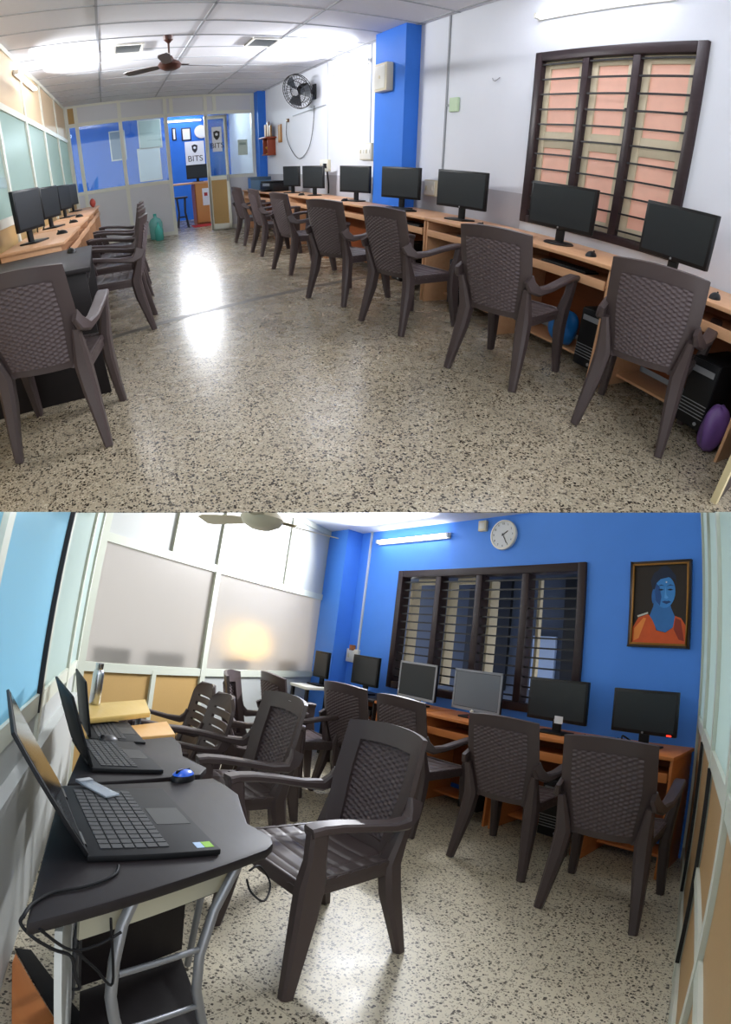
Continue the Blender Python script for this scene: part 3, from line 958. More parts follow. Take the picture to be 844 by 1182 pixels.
# ================================================================== OBJECTS OF THE WHITE HALL
GH = 'computer desks along the white wall'
DZ, DD = .80, .56
DX = XW - .012 - DD / 2
seams = [1.02, 2.06, 3.14, 4.22, 5.30, 6.75, 8.20, 9.10, 11.2]
DL = ['pale wood computer desk under the peach window, end nearer the dark panel', 'pale wood computer desk under the peach window with a black tower below', 'pale wood computer desk just beyond the barred window',
      'pale wood computer desk between window and blue pillar', 'pale wood computer desk standing in front of the blue pillar', 'pale wood computer desk just past the blue pillar',
      'pale wood computer desk below the socket with a black plug', 'pale wood computer desk next to the printer desk', 'pale wood desk carrying the printer in the far corner']
for i in range(len(seams) - 1):
    y0, y1 = seams[i], seams[i + 1]
    dp = .2 if i == 4 else .02
    desk(UP, (DX - dp / 2 + .01, (y0 + y1) / 2, 0), -PI / 2, y1 - y0 - .012, DD - dp, DZ, DL[i if i < 8 else 8], GH, WOODL)
GM = 'monitors on the desks along the white wall'
ML_ = [(337, -62, .36, 'small black monitor next to the printer on the wood desk row'), (362, -64, .42, 'black monitor below the socket with a black plug'), (410, -70, .52, 'black monitor below the cream switch board, just past the blue pillar'),
       (463, -72, .54, 'black monitor standing in front of the blue pillar'), (534, -78, .58, 'black monitor between the blue pillar and the barred window'), (653, -84, .58, 'wide black monitor in front of the edge of the peach window'),
       (795, -92, .50, 'black monitor at the end of the row, tilted against the peach window')]
for k, (px, rz, w_, lab) in enumerate(ML_):
    p_ = UP.X(px, 210, XW - .30)
    monitor(UP, (XW - .30, p_.y, DZ), R_(rz), w_, .335 if k < 5 else .32, lab, GM, 'round' if k in (1, 5) else 'rect', lift=.11, logo='disc' if k > 3 else None)
GMo = 'mice on the desks along the white wall'
for px, py, lab in ((348, 222, 'small black mouse on the desk of the monitor below the plug socket'), (398, 227, 'black mouse beside the monitor past the blue pillar'), (555, 250, 'black mouse beside the monitor between pillar and window'),
                    (686, 273, 'black mouse on the desk seam below the peach window'), (835, 308, 'black mouse by the monitor at the end of the hall row')):
    p_ = UP.X(px, py, XW - .42); mouse(UP, (XW - .42, p_.y, DZ), -PI / 2 + .2, lab, GMo)
p_ = UP.X(462, 236, XW - .40); keyboard(UP, (XW - .40, p_.y, DZ), -PI / 2, 'black keyboard lying before the monitor at the blue pillar', 'keyboards of the hall')
for i, lab in ((1, 'black keyboard on the pull-out tray below the peach window'), (2, 'black keyboard on the tray of the desk beyond the window'), (3, 'black keyboard on the tray of the desk before the blue pillar')):
    keyboard(UP, (DX - .05, (seams[i] + seams[i + 1]) / 2, DZ - .132), -PI / 2, lab, 'keyboards of the hall')
GT = 'towers under the desks of the hall'
tower(UP, (DX + .02, UP.X(683, 390, DX - .15).y, .079), -PI / 2, 'black computer tower with grilled front under the window desk', GT)
tower(UP, (DX + .02, 1.32, .079), -PI / 2, 'black computer tower under the end desk beside the purple bag', GT)
for yy, lab in ((3.75, 'black computer tower in shade under the desk beyond the window'), (4.8, 'black computer tower in shade under the desk before the blue pillar')):
    tower(UP, (DX + .0, yy, .079), -PI / 2, lab, GT)


def bag(room, loc, rz, d, label, m_, seed):
    rnd = random.Random(seed)
    ph = [rnd.uniform(0, 6) for _ in range(4)]

    def pt(u, v):
        a = 2 * PI * u; b = PI * v
        r = 1 + .10 * math.sin(3 * a + ph[0] + 2 * b) + .07 * math.sin(5 * a + ph[1]) * math.sin(2 * b + ph[2])
        s = math.sin(b) ** .7
        return (d[0] / 2 * math.cos(a) * s * r, d[1] / 2 * math.sin(a) * s * r, d[2] / 2 * (1 - math.cos(b) * (1 + .04 * math.sin(4 * a + ph[3]))))
    o = MB().grid(pt, 28, 18).build('plastic_bag', m_, None, smooth=60)
    place(o, room, loc, rz); return tag(o, label, 'bag', 'plastic bags under the desks')


bag(UP, (DX + .03, 2.62, .081), 0, (.18, .26, .26), 'blue plastic bag on the low shelf beside the black tower', SKYBLUEBAG, 2)
bag(UP, (DX - .0, 3.42, .083), .1, (.2, .3, .25), 'blue plastic bag in shade on the low shelf beyond the window desk', SKYBLUEBAG, 3)
bag(UP, (2.74, 1.16, .0), .0, (.18, .15, .28), 'purple plastic bag on the floor by the last desk', PURPLE, 4)

GC = 'woven chairs along the white wall'
CH = [((672, 483), (758, 525), 'woven dark brown armchair at the end desk beside the dark panel'), ((523, 417), (597, 455), 'woven dark brown armchair second from the dark panel, before the window desk'),
      ((424, 365), (470, 392), 'woven dark brown armchair before the monitor between pillar and window'), ((361, 340), (403, 356), 'woven dark brown armchair in front of the blue pillar'),
      ((322, 308), (340, 320), 'woven dark brown armchair just past the blue pillar'), ((297, 289), (306, 298), 'woven dark brown armchair second from the open door'), ((277, 278), (286, 285), 'woven dark brown armchair closest to the open door')]
for (L_c, R_c, lab), tn in zip(CH, (10, 13, 12, 10, 10, 8, 8)): chair_feet(UP, L_c, R_c, lab, GC, -.045, tn)
for (x_, y_, rz_, lab) in ((-.14, 4.75, 84, 'dark brown armchair pulled up first behind the black desk, facing the frosted panes'), (-.10, 5.62, 84, 'dark brown armchair second from the black desk, facing the frosted panes'),
                          (-.07, 6.3, 84, 'dark brown armchair third from the black desk, facing the frosted panes'), (-.02, 7.2, 84, 'dark brown armchair with a red bag at its far side, last of the frosted side')):
    chair(UP, (x_ + .06, y_, 0), R_(rz_), lab, 'armchairs along the frosted panes')
chair_feet(UP, (30, 523), (126, 505), 'dark brown armchair standing with its back to us at the black desk', 'armchairs along the frosted panes', -.08)

# black desk and the wood desks along the frosted panes
t_ = thing('black_desk', 'black desk with slab ends at the corner of the frosted side', 'desk', UP, (0, 0, 0))
yd0, yd1, xf = 3.2, 4.36, -.17
BZ = .80
MB().prism([(xl(yd0) + .05, yd0), (xf, yd0), (xf - .02, yd1), (xl(yd1) + .05, yd1)], BZ - .03, BZ).build('top', WOODB, t_, bevel=.004)
MB().b(xl(yd0) + .1, xf - .03, yd0 + .03, yd0 + .055, 0, BZ - .03).build('side_panel', WOODB, t_, bevel=.003)
MB().b(xl(yd0) + .1, xf - .03, yd1 - .06, yd1 - .035, 0, BZ - .03).build('side_panel', WOODB, t_, bevel=.003)
MB().b(xl(yd0) + .12, xl(yd0) + .14, yd0 + .05, yd1 - .06, .2, BZ - .03).build('back_board', WOODB, t_)
MB().b(xf - .3, xf - .05, yd0 + .06, yd1 - .07, BZ - .16, BZ - .14).build('keyboard_tray', WOODB, t_)
mouse(UP, (-.33, 4.1, BZ), .3, 'black mouse on the black desk', 'mice of the frosted side')
WZ = .86
sy = [4.40, 5.9, 7.4, 8.9, 10.5]
for i in range(4):
    y0, y1 = sy[i], sy[i + 1]; ym = (y0 + y1) / 2
    x0, x1 = xl(ym) + .06, -.38 + .03 * (ym - 4.4)
    desk(UP, ((x0 + x1) / 2, ym, 0), PI / 2 - .04, y1 - y0 - .03, x1 - x0 - .02, WZ, ['pale wood desk just behind the black desk at the frosted panes', 'second pale wood desk behind the black desk', 'third pale wood desk behind the black desk', 'pale wood desk at the far end of the frosted side'][i], 'wood desks along the frosted panes', WOODL)
for px, py, rz, w_, lab in ((20, 240, 66, .42, 'black monitor first behind the black desk at the frosted panes'), (54, 232, 68, .40, 'second black monitor along the frosted panes'), (69, 228, 70, .40, 'third black monitor along the frosted panes'), (88, 221, 74, .40, 'last black monitor along the frosted panes, near the glass partition')):
    X_ = -.68; p_ = UP.X(px, py, X_)
    if p_.y > 10: p_.y = 9.6
    monitor(UP, (X_ + .03 * (p_.y - 5) * .6, max(p_.y, 4.9), WZ), R_(rz), w_, .34, lab, 'monitors along the frosted panes', lift=.11)
for y_, lab in ((5.25, 'black mouse near the first monitor of the frosted side'), (6.6, 'black mouse near the second monitor of the frosted side'), (7.6, 'black mouse near the third monitor of the frosted side')):
    mouse(UP, (-.48 + .02 * (y_ - 5), y_, WZ), 1.3, lab, 'mice of the frosted side')
t_ = thing('extension_board', 'cream extension board with plugs behind the monitors on the frosted side', 'socket', UP, (xl(6.0) + .04, 6.0, 1.14), PI / 2)
MB().b(-.13, .13, -.03, .02, -.05, .05).build('plate', CREAMP, t_, bevel=.004); MB().b(-.05, 0, -.06, -.03, -.03, .02).build('plug', BLKPL, t_); MB().b(.04, .09, -.06, -.03, -.03, .02).build('plug', BLKPL, t_)
cable(UP, [(xl(6) + .1, 6.0, 1.1), (xl(6) + .16, 5.9, .98), (xl(6) + .12, 6.1, .86), (xl(6) + .2, 6.2, .83)], .008, 'black leads hanging from the cream extension board')
cable(UP, [(xl(6) + .1, 6.08, 1.1), (xl(6) + .19, 6.2, .95), (xl(6) + .15, 6.3, .84), (xl(6) + .22, 6.5, .83)], .006, 'thin black lead beside the bundle at the extension board')

# water bottle and small red bag
p_ = UP.z(181, 272)
t_ = thing('water_bottle', 'teal twenty litre water bottle on the floor by the glass partition', 'bottle', UP, (UP.Y(181, 268, YB - .35).x, YB - .35, 0))
MB().lathe([(.12, 0), (.135, .02), (.135, .08), (.128, .1), (.135, .12), (.135, .2), (.128, .22), (.135, .24), (.135, .33), (.10, .40), (.035, .44), (.03, .50)], (0, 0, 0), 28).build('body', TEALW, t_, smooth=60)
MB().lathe([(.034, .47), (.034, .51), (.0, .512)], (0, 0, 0), 20).build('cap', mat('teal cap', '#2f9c96', .4), t_)
t_ = thing('water_bottle', 'smaller teal bottle in front of the big water bottle', 'bottle', UP, (UP.Y(184, 272, YB - .62).x, YB - .62, 0))
MB().lathe([(.07, 0), (.08, .02), (.08, .2), (.05, .27), (.02, .3), (.02, .34)], (0, 0, 0), 24).build('body', mat('teal bottle', '#4fb5a8', .2, alpha=.85), t_, smooth=60)
MB().lathe([(.022, .33), (.022, .36), (.0, .362)], (0, 0, 0), 16).build('cap', MATS['teal cap'], t_)
p_ = UP.X(148, 228, .10)
o = MB().grid(lambda u, v: (.05 * math.cos(2 * PI * u) * math.sin(PI * v) ** .6 * (1 + .1 * math.sin(6 * PI * u)), .05 * math.sin(2 * PI * u) * math.sin(PI * v) ** .6, .16 * v), 20, 12).build('pouch', mat('dull red cloth', '#a8463c', .7))
place(o, UP, (-.30, 9.9, WZ)); tag(o, 'dull red cloth pouch on the far wood desk', 'pouch')

# printer and blue box
pp = UP.X(312, 212, XW - .35)
t_ = thing('printer', 'black printer with open tray on the corner desk', 'printer', UP, (XW - .30, 9.75, DZ), -PI / 2 + .25)
MB().b(-.23, .23, -.17, .17, 0, .16).build('body', BLKPL, t_, bevel=.015)
MB().b(-.22, .22, -.16, .16, .162, .19).build('scanner_lid', BLKMAT, t_, bevel=.01)
MB().b(-.15, .15, -.30, -.16, .03, .04).build('paper_tray', BLKPL, t_, bevel=.003)
MB().b(-.12, .12, -.176, -.168, .1, .15).build('control_panel', SILVER, t_)
t_ = thing('carton', 'blue and grey carton at the end of the printer desk', 'box', UP, (XW - .32, 10.7, DZ), -PI / 2 + .3)
MB().b(-.2, .2, -.14, .14, 0, .26).build('box', mat('slate blue card', '#4f6d8a', .6), t_, bevel=.004)
MB().b(-.2, -.1, -.1425, -.138, .02, .24).build('blue_label', mat('blue print', '#2c65b0', .5), t_)
MB().b(-.202, .202, -.142, .142, .2, .262).build('lid', mat('dark slate card', '#3e5266', .6), t_, bevel=.003)

# wall things
def wall_right_item(px, py, d=0.0): return UP.X(px, py, XW - d)


def switch_board(room, loc, rz, w_, h_, label, group, n, plug=False, m_=None):
    t_ = thing('switch_board', label, 'switch board', room, loc, rz, group)
    MB().b(-w_ / 2, w_ / 2, -.04, 0, -h_ / 2, h_ / 2).build('box', m_ or CREAMP, t_, bevel=.006)
    MB().b(-w_ / 2 + .012, w_ / 2 - .012, -.046, -.04, -h_ / 2 + .012, h_ / 2 - .012).build('face_plate', WHITEP, t_, bevel=.002)
    for k in range(n):
        x = -w_ / 2 + w_ * (k + .5) / n; MB().b(x - .016, x + .016, -.053, -.046, -.025, .025).build('switch', WHITEP if k % 2 else CREAMP, t_, bevel=.003)
    if plug: MB().b(w_ * .28 - .03, w_ * .28 + .03, -.09, -.046, -.04, .03).build('plug', BLKPL, t_, bevel=.006)
    return t_


p_ = wall_right_item(425, 175); switch_board(UP, (XW, p_.y, p_.z), -PI / 2, .34, .22, 'cream switch board on the wall beside the blue pillar', 'switch boards of the hall', 4)
p_ = wall_right_item(377, 191); switch_board(UP, (XW, p_.y, p_.z), -PI / 2, .34, .18, 'cream socket board holding a black plug', 'switch boards of the hall', 3, True)
p_ = wall_right_item(500, 217); switch_board(UP, (XW - .004, p_.y, p_.z), -PI / 2, .22, .17, 'cream socket board low on the wall before the window', 'switch boards of the hall', 2)
pq = wall_right_item(382, 196)
cable(UP, [(XW - .06, pq.y, pq.z - .03), (XW - .04, pq.y, pq.z - .2), (XW - .04, pq.y, DZ + .02)], .012, 'black lead hanging from the plug on the wall')
p_ = UP.X(447, 90, XW - .18)
t_ = thing('wall_speaker', 'square white box speaker fixed high on the blue pillar', 'speaker', UP, (XW - .18, p_.y, p_.z), -PI / 2)
MB().b(-.15, .15, -.09, 0, -.16, .16).build('case', CREAMP, t_, bevel=.015)
MB().b(-.12, .12, -.096, -.09, -.13, .13).build('grille', WHITEP, t_, bevel=.004)
MB().lathe([(.02, -.1), (.02, -.094)], (0, 0, 0), 12, 'y').build('badge', CREAMP, t_)
p_ = wall_right_item(526, 121)
t_ = thing('junction_box', 'pale green junction box beside the grey conduit', 'junction box', UP, (XW, p_.y, p_.z), -PI / 2)
MB().b(-.07, .07, -.03, 0, -.07, .07).build('box', mat('pale green plastic', '#b9cfae', .5), t_, bevel=.006)
MB().b(-.16, -.07, -.012, 0, -.01, .01).build('pipe_stub', MATS['grey conduit'], t_)
p_ = wall_right_item(574, 90)
o = MB().tube([(-.05, -.01, .0), (-.03, -.02, -.02), (0, -.02, -.03), (.03, -.02, -.02), (.05, -.01, 0)], .004, 6).build('wall_hook', mat('dull hook', '#8b8d94', .5)); place(o, UP, (XW, p_.y, p_.z), -PI / 2); tag(o, 'thin bent wire hook on the bare white wall', 'hook')
p_ = wall_right_item(324, 154)
t_ = thing('wooden_plaque', 'small upright wooden plaque on the wall beside the prayer shelf', 'plaque', UP, (XW, p_.y, p_.z), -PI / 2)
MB().b(-.09, .09, -.025, 0, -.17, .17).build('frame', mat('honey wood', '#a8743c', .5), t_, bevel=.004); MB().b(-.06, .06, -.029, -.024, -.13, .13).build('panel', mat('pale honey wood', '#c79a5a', .5), t_)
p_ = wall_right_item(309, 163)
sh = thing('prayer_shelf', 'small red brown prayer shelf high in the far corner', 'shelf', UP, (XW - .002, min(p_.y, YB - .75), p_.z), -PI / 2)
MB().b(-.26, .26, -.22, 0, .03, .06).build('top_board', mat('red brown wood', '#8c3f26', .45), sh, bevel=.004)
MB().b(-.18, .18, -.18, 0, -.30, -.275).build('low_board', MATS['red brown wood'], sh, bevel=.003)
for x in (-.16, .16): MB().b(x - .012, x + .012, -.16, 0, -.28, .03).build('bracket', MATS['red brown wood'], sh, bevel=.003)
sp_ = (XW - .1, min(p_.y, YB - .75), p_.z)
for k, (dy, w_, h_, c, lab) in enumerate(((.14, .15, .26, '#7a4a2c', 'brown framed picture on the prayer shelf, toward the glass partition'), (-.03, .13, .3, '#5a3220', 'tall dark framed picture in the middle of the prayer shelf'), (-.17, .12, .22, '#8d6a3a', 'gilt framed picture on the prayer shelf, toward the plaque'))):
    t_ = thing('framed_picture', lab, 'picture', UP, (sp_[0], sp_[1] + dy, sp_[2] + .06), -PI / 2, 'framed pictures on the prayer shelf')
    MB().b(-w_ / 2, w_ / 2, -.012, .012, 0, h_).build('frame', mat('frame ' + c, c, .5), t_, bevel=.003); MB().b(-w_ / 2 + .02, w_ / 2 - .02, -.015, -.011, .02, h_ - .02).build('image', mat('amber print', '#b9853c', .5, noise=.4, nscale=25), t_)
t_ = thing('prayer_lamp', 'small yellow lamp figure on the low board of the prayer shelf', 'lamp', UP, (sp_[0], sp_[1], sp_[2] - .274), 0)
MB().lathe([(.05, 0), (.05, .01), (.015, .03), (.015, .09), (.05, .11), (.06, .14), (.0, .16)], (0, 0, 0), 18).build('lamp', mat('brass yellow', '#c79a2e', .35, .6), t_)

# wall fan
p_ = UP.X(364, 106, XW)
wf = thing('wall_fan', 'black wall fan with wire cage tilted down from the white wall', 'fan', UP, (XW, p_.y, p_.z), -PI / 2)
MB().b(-.06, .06, -.03, 0, -.12, .12).build('wall_plate', BLKPL, wf, bevel=.006)
MB().tube([(0, -.02, -.02), (0, -.10, .02), (0, -.16, .03)], [.03, .028, .03], 10).build('bracket_arm', BLKPL, wf)
RX = Matrix.Translation((-.02, -.2, .03)) @ Euler((R_(20), 0, R_(30))).to_matrix().to_4x4()


def tf(mb): mb.v = [tuple(RX @ Vector(v)) for v in mb.v]; return mb


tf(MB().lathe([(.04, .12), (.085, .10), (.095, .02), (.07, -.06)], (0, 0, 0), 20, 'y')).build('motor', BLKPL, wf)
cg = MB(); RR = .27
for y_, r_ in ((-.14, RR), (-.10, RR), (-.165, RR * .66), (-.172, RR * .33), (-.06, RR * .7)):
    cg.tube([(r_ * math.cos(a * PI / 18), y_, r_ * math.sin(a * PI / 18)) for a in range(37)], .006, 5)
for k in range(30):
    a = 2 * PI * k / 30; ca, sa = math.cos(a), math.sin(a)
    cg.tube([(.05 * ca, -.175, .05 * sa), (RR * .6 * ca, -.168, RR * .6 * sa), (RR * ca, -.13, RR * sa), (RR * .98 * ca, -.10, RR * .98 * sa), (.09 * ca, -.04, .09 * sa)], .0028, 4)
tf(cg).build('cage', BLKPL, wf)
tf(MB().lathe([(.055, -.178), (.05, -.186), (.0, -.188)], (0, 0, 0), 20, 'y')).build('badge', SILVER, wf)
for k in range(3):
    a0 = 2 * PI * k / 3
    b = MB().grid(lambda u, v: ((.05 + .19 * v) * math.cos(a0 + (u - .5) * (1.1 - .2 * v)), -.115 + .05 * (u - .5), (.05 + .19 * v) * math.sin(a0 + (u - .5) * (1.1 - .2 * v))), 6, 6)
    tf(b).build('blade', mat('smoky fan blade', '#3c4048', .3), wf, solid=.003)
A_, B_, C_ = (UP.X(x, y, XW - .02) for x, y in ((331, 140), (347, 183), (363, 122)))
pts = [A_] + [UP.X(x, y, XW - .02) for x, y in ((331, 158), (337, 174), (346, 183), (356, 172), (361, 150))] + [C_]
cable(UP, pts, .007, 'twisted lead looping down the white wall below the wall fan', mat('grey twisted flex', '#6b6b70', .5))
A_, B_ = UP.X(338, 134, XW - .012), UP.X(376, 121, XW - .012)
o = MB().bar(A_, B_, .015, .015, (1, 0, 0)).build('cable_strip', MATS['grey conduit']); tag(o, 'thin sloping cable strip under the wall fan', 'cable strip')
p_ = UP.X(333, 139, XW); t_ = thing('wall_socket', 'tiny brown socket at the start of the looping fan lead', 'socket', UP, (XW, p_.y, p_.z), -PI / 2); MB().b(-.05, .05, -.03, 0, -.03, .03).build('plate', mat('brown socket', '#6d5038', .5), t_, bevel=.004); MB().b(-.02, .02, -.04, -.03, -.015, .015).build('socket_face', CREAMP, t_)

# ceiling fan and vents
p_ = UP.z(194, 41, H); hb = UP.v(192, 74, (p_.x, p_.y), (0, 1))
ceiling_fan(UP, (p_.x, p_.y, hb.z), (R_(15), R_(-103), R_(137)), 'dark brown ceiling fan hanging below the tiled ceiling', FANBR, mat('dark fan blade', '#4e4644', .45), H - hb.z, .62)
for px, py, lab in ((148, 55, 'square ceiling vent between frosted side and ceiling fan'), (303, 48, 'square ceiling vent above the wall fan side of the hall')):
    p_ = UP.z(px, py, H); t_ = thing('ceiling_vent', lab, 'vent', UP, (p_.x, p_.y, H), 0, 'ceiling vents')
    MB().b(-.17, .17, -.24, -.2, -.02, 0).b(-.17, .17, .2, .24, -.02, 0).b(-.17, -.14, -.2, .2, -.02, 0).b(.14, .17, -.2, .2, -.02, 0).build('frame', WHITEP, t_, bevel=.002)
    MB().b(-.14, .14, -.2, .2, -.004, 0).build('duct', mat('dark duct', '#55585c', .7), t_)
    g = MB()
    for k in range(8): g.box((0, -.17 + .048 * k, -.012), (.28, .03, .003), Matrix.Rotation(.6, 4, 'X'))
    g.build('louvres', mat('grey louvre', '#a9adb0', .5), t_)
p_ = UP.z(527, -2, H); ceiling_fan(UP, (2.0, 3.05, H - .30), (R_(70), R_(190), R_(310)), 'second brown ceiling fan just at the top edge above the white wall', FANBR, MATS['dark fan blade'], .30, .52)

# office seen through the far partition
def YP(px, py, y): return UP.Y(px, py, y)


yo = YO - .012
a, b = YP(213, 164, yo), YP(237, 190, yo)
t_ = thing('wall_poster', 'white poster with a black emblem and the letters BITS on the blue office wall', 'poster', UP, ((a.x + b.x) / 2, yo, (a.z + b.z) / 2))
pw, ph_ = abs(b.x - a.x), abs(a.z - b.z)
MB().b(-pw / 2, pw / 2, -.006, .006, -ph_ / 2, ph_ / 2).build('sheet', PAPER, t_)


def emblem(t_, cx, cz, s, y=-.008):
    o = MB().upright([(cx + s * x, cz + s * z) for x, z in ((-.5, .55), (0, .75), (.5, .55), (.45, -.2), (.2, -.6), (0, -.75), (-.2, -.6), (-.45, -.2))], y - .002, y).build('emblem', TXT, t_)
    MB().lathe([(s * .22, y - .0035), (s * .22, y - .002)], (cx, 0, cz + s * .15), 14, 'y').build('emblem_mark', PAPER, o)


emblem(t_, 0, ph_ * .20, ph_ * .24)
text('letters', 'BITS', ph_ * .34, TXT, t_, (0, -.008, -ph_ * .22), (PI / 2, 0, 0))
for (x0, y0, x1, y1, lab) in ((198, 148, 204, 162, 'narrow framed certificate beside the door frame on the blue office wall'), (209, 148, 221, 162, 'white framed certificate above the BITS poster')):
    a, b = YP(x0, y0, yo), YP(x1, y1, yo); t_ = thing('framed_certificate', lab, 'picture', UP, ((a.x + b.x) / 2, yo, (a.z + b.z) / 2), 0, 'framed certificates in the office')
    w_, h_ = abs(b.x - a.x) / 2, abs(a.z - b.z) / 2
    MB().b(-w_, w_, -.01, .01, -h_, h_).build('frame', TXT, t_, bevel=.003); MB().b(-w_ + .03, w_ - .03, -.013, -.009, -h_ + .03, h_ - .03).build('sheet', PAPER, t_)
a = YP(232, 152, yo); t_ = thing('wall_clock', 'small round white clock on the blue office wall', 'clock', UP, (a.x, yo, a.z)); MB().lathe([(.17, 0), (.17, -.03), (.15, -.035)], (0, 0, 0), 28, 'y').build('rim', WHITEP, t_); MB().lathe([(.15, -.036), (.15, -.03)], (0, 0, 0), 28, 'y').build('face', PAPER, t_)
for (x0, y0, x1, y1, c, lab) in ((158, 139, 188, 170, '#b9c9c0', 'large pale green notice board behind the middle glass pane'), (158, 172, 188, 207, '#cfd8dc', 'large white notice board hung low behind the middle glass pane'), (125, 152, 147, 184, '#8796a6', 'grey notice board behind the first glass pane')):
    a, b = YP(x0, y0, YO - .05), YP(x1, y1, YO - .05); t_ = thing('notice_board', lab, 'board', UP, ((a.x + b.x) / 2, YO - .03, (a.z + b.z) / 2), 0, 'notice boards in the office')
    w_, h_ = abs(b.x - a.x) / 2, abs(a.z - b.z) / 2
    MB().b(-w_, w_, -.01, .03, -h_, h_).build('frame', WHITEP, t_, bevel=.004); MB().b(-w_ + .03, w_ - .03, -.014, -.009, -h_ + .03, h_ - .03).build('sheet', mat('sheet ' + c, c, .7, noise=.1, nscale=8), t_)
yc = YB + 1.5
cx0, cx1 = PX[2] + .1, XW - .25
a = YP(240, 209, yc); cz = a.z
t_ = thing('reception_counter', 'wooden reception counter in the office behind the door opening', 'counter', UP, (0, 0, 0))
xm = YP(226, 220, yc).x
MB().b(cx0 - .3, cx1, yc - .02, yc + .55, cz - .04, cz).build('top', WOODL, t_, bevel=.004); MB().b(xm, cx1 - .03, yc + .02, yc + .05, .04, cz - .04).build('front_panel', mat('orange laminate', '#c78a4c', .5), t_); MB().b(xm - .03, xm, yc + .02, yc + .5, 0, cz - .04).build('side_panel', WOODR, t_); MB().b(xm, cx1 - .03, yc + .02, yc + .05, 0, .05).build('plinth', WOODR, t_)
a = YP(238, 227, yc); t_ = thing('paper_notice', 'small white notice stuck on the counter front', 'notice', UP, (a.x, yc + .018, a.z)); MB().b(-.08, .08, -.002, .002, -.2, .2).build('sheet', PAPER, t_); MB().b(-.04, .04, -.003, -.002, .02, .1).build('print', RED, t_)
a = YP(228, 200, yc + .3); monitor(UP, (a.x, yc + .3, cz), 0, .52, .33, 'black monitor on the reception counter', None, lift=.08)
a = YP(211, 252, yc - .3); st = thing('bar_stool', 'black stool with curved metal legs before the counter', 'stool', UP, (a.x, yc - .3, 0))
sz = YP(211, 227, yc - .3).z
MB().lathe([(.0, sz - .04), (.15, sz - .04), (.165, sz - .02), (.15, sz), (.0, sz + .005)], (0, 0, 0), 24).build('seat', BLKPL, st)
for k in range(4):
    a_ = PI / 4 + k * PI / 2; MB().tube([(.13 * math.cos(a_), .13 * math.sin(a_), sz - .03), (.10 * math.cos(a_), .10 * math.sin(a_), sz * .5), (.17 * math.cos(a_), .17 * math.sin(a_), 0)], .014, 8).build('leg', IRON, st)
MB().tube([(.11 * math.cos(k * PI / 9), .11 * math.sin(k * PI / 9), sz * .35) for k in range(19)], .009, 6).build('foot_ring', IRON, st)
a = UP.z(235, 248); o = MB().b(-.35, .35, -.25, .25, 0, .012).build('door_mat', mat('red mat', '#b2242a', .8), None, bevel=.004); place(o, UP, (YP(234, 247, yc - .3).x + .1, yc - .3, 0)); tag(o, 'red mat on the floor before the reception counter', 'mat')
# poster on the open door leaf
t_ = thing('door_poster', 'white poster with dark emblem stuck on the glass of the open door', 'poster', UP, (hx, hy, 0), ang)
MB().b(DW * .30, DW * .75, -.016, -.008, 1.62, 2.12).build('sheet', PAPER, t_); emblem(t_, DW * .52, 1.95, .13, -.017); text('letters', 'BITS', .15, TXT, t_, (DW * .52, -.0175, 1.74), (PI / 2, 0, 0))
a = YP(280, 170, YB); t_ = thing('paper_notice', 'pale green paper on the glass beside the open door', 'notice', UP, (a.x, YB - .012, a.z)); MB().b(-.10, .10, -.003, .003, -.16, .16).build('sheet', mat('pale green paper', '#c9d6c8', .7), t_); MB().b(-.07, .07, -.0045, -.003, .05, .1).build('print', mat('faded print', '#8fa396', .7), t_)
# dark panel at the end of the row
t_ = thing('dark_cabinet', 'dark brown panel with a cream edge closing the desk row', 'panel', UP, (0, 0, 0))
a = UP.z(830, 590); b = UP.z(826, 500)
a, b = Vector((2.285, .815, 0)), Vector((3.0, .97, 0))
MB().bar(a + Vector((0, 0, .55)), b + Vector((0, 0, .55)), 1.1, .03, (0, 0, 1)).build('panel', DARKFR, t_); MB().bar(a + Vector((-.012, 0, .55)), a + Vector((.012, 0, .55)), 1.1, .034, (0, 0, 1)).build('edge_strip', mat('cream edge', '#bfb08a', .5), t_)
# ================================================================== OBJECTS OF THE BLUE ROOM
def WP(x, d, z=0.0):
    """point at x along the blue wall from the corner, d in front of it"""
    p_ = Q + EW * x - NW * d; return Vector((p_.x, p_.y, z))


LZ = .77
LDs = [(-.42, .80, WOODO, 'orange wood computer desk in the corner by the laminate partition'), (-1.18, .66, WOODO, 'orange wood computer desk under the lit end of the dark window'), (-1.86, .66, WOODO, 'orange wood computer desk below the grey lit monitor'),
       (-2.54, .66, WOODB, 'black computer desk below the silver framed monitor'), (-3.16, .54, WOODB, 'black computer desk beside the blue pillar'), (-3.56, .24, None, '')]
LDs = [(-.30, .56, WOODO, 'orange wood computer desk in the corner by the laminate partition'), (-.965, .72, WOODO, 'orange wood computer desk before the window edge, a mouse on it'), (-1.72, .76, WOODO, 'orange wood computer desk below the grey lit monitor'),
       (-2.40, .56, WOODO, 'orange wood desk below the silver framed monitor'), (-3.05, .70, WOODB, 'black computer desk beside the blue pillar')]
for x_, w_, m_, lab in LDs: desk(LO, WP(x_, .262), TW, w_, .50, LZ, lab, 'computer desks along the blue wall', m_, WOODO if m_ is WOODO else None)
t_ = thing('white_table', 'white topped table in the pillar corner of the blue room', 'table', LO, WP(-3.60, .5), TW)
MB().b(-.16, .16, -.25, .25, LZ - .03, LZ).build('top', WHITEP, t_, bevel=.004)
for sx in (-1, 1):
    for s2 in (-1, 1): MB().b(sx * .13 - .015, sx * .13 + .015, s2 * .22 - .015, s2 * .22 + .015, 0, LZ - .03).build('leg', WOODB, t_)
Gm = 'monitors along the blue wall'
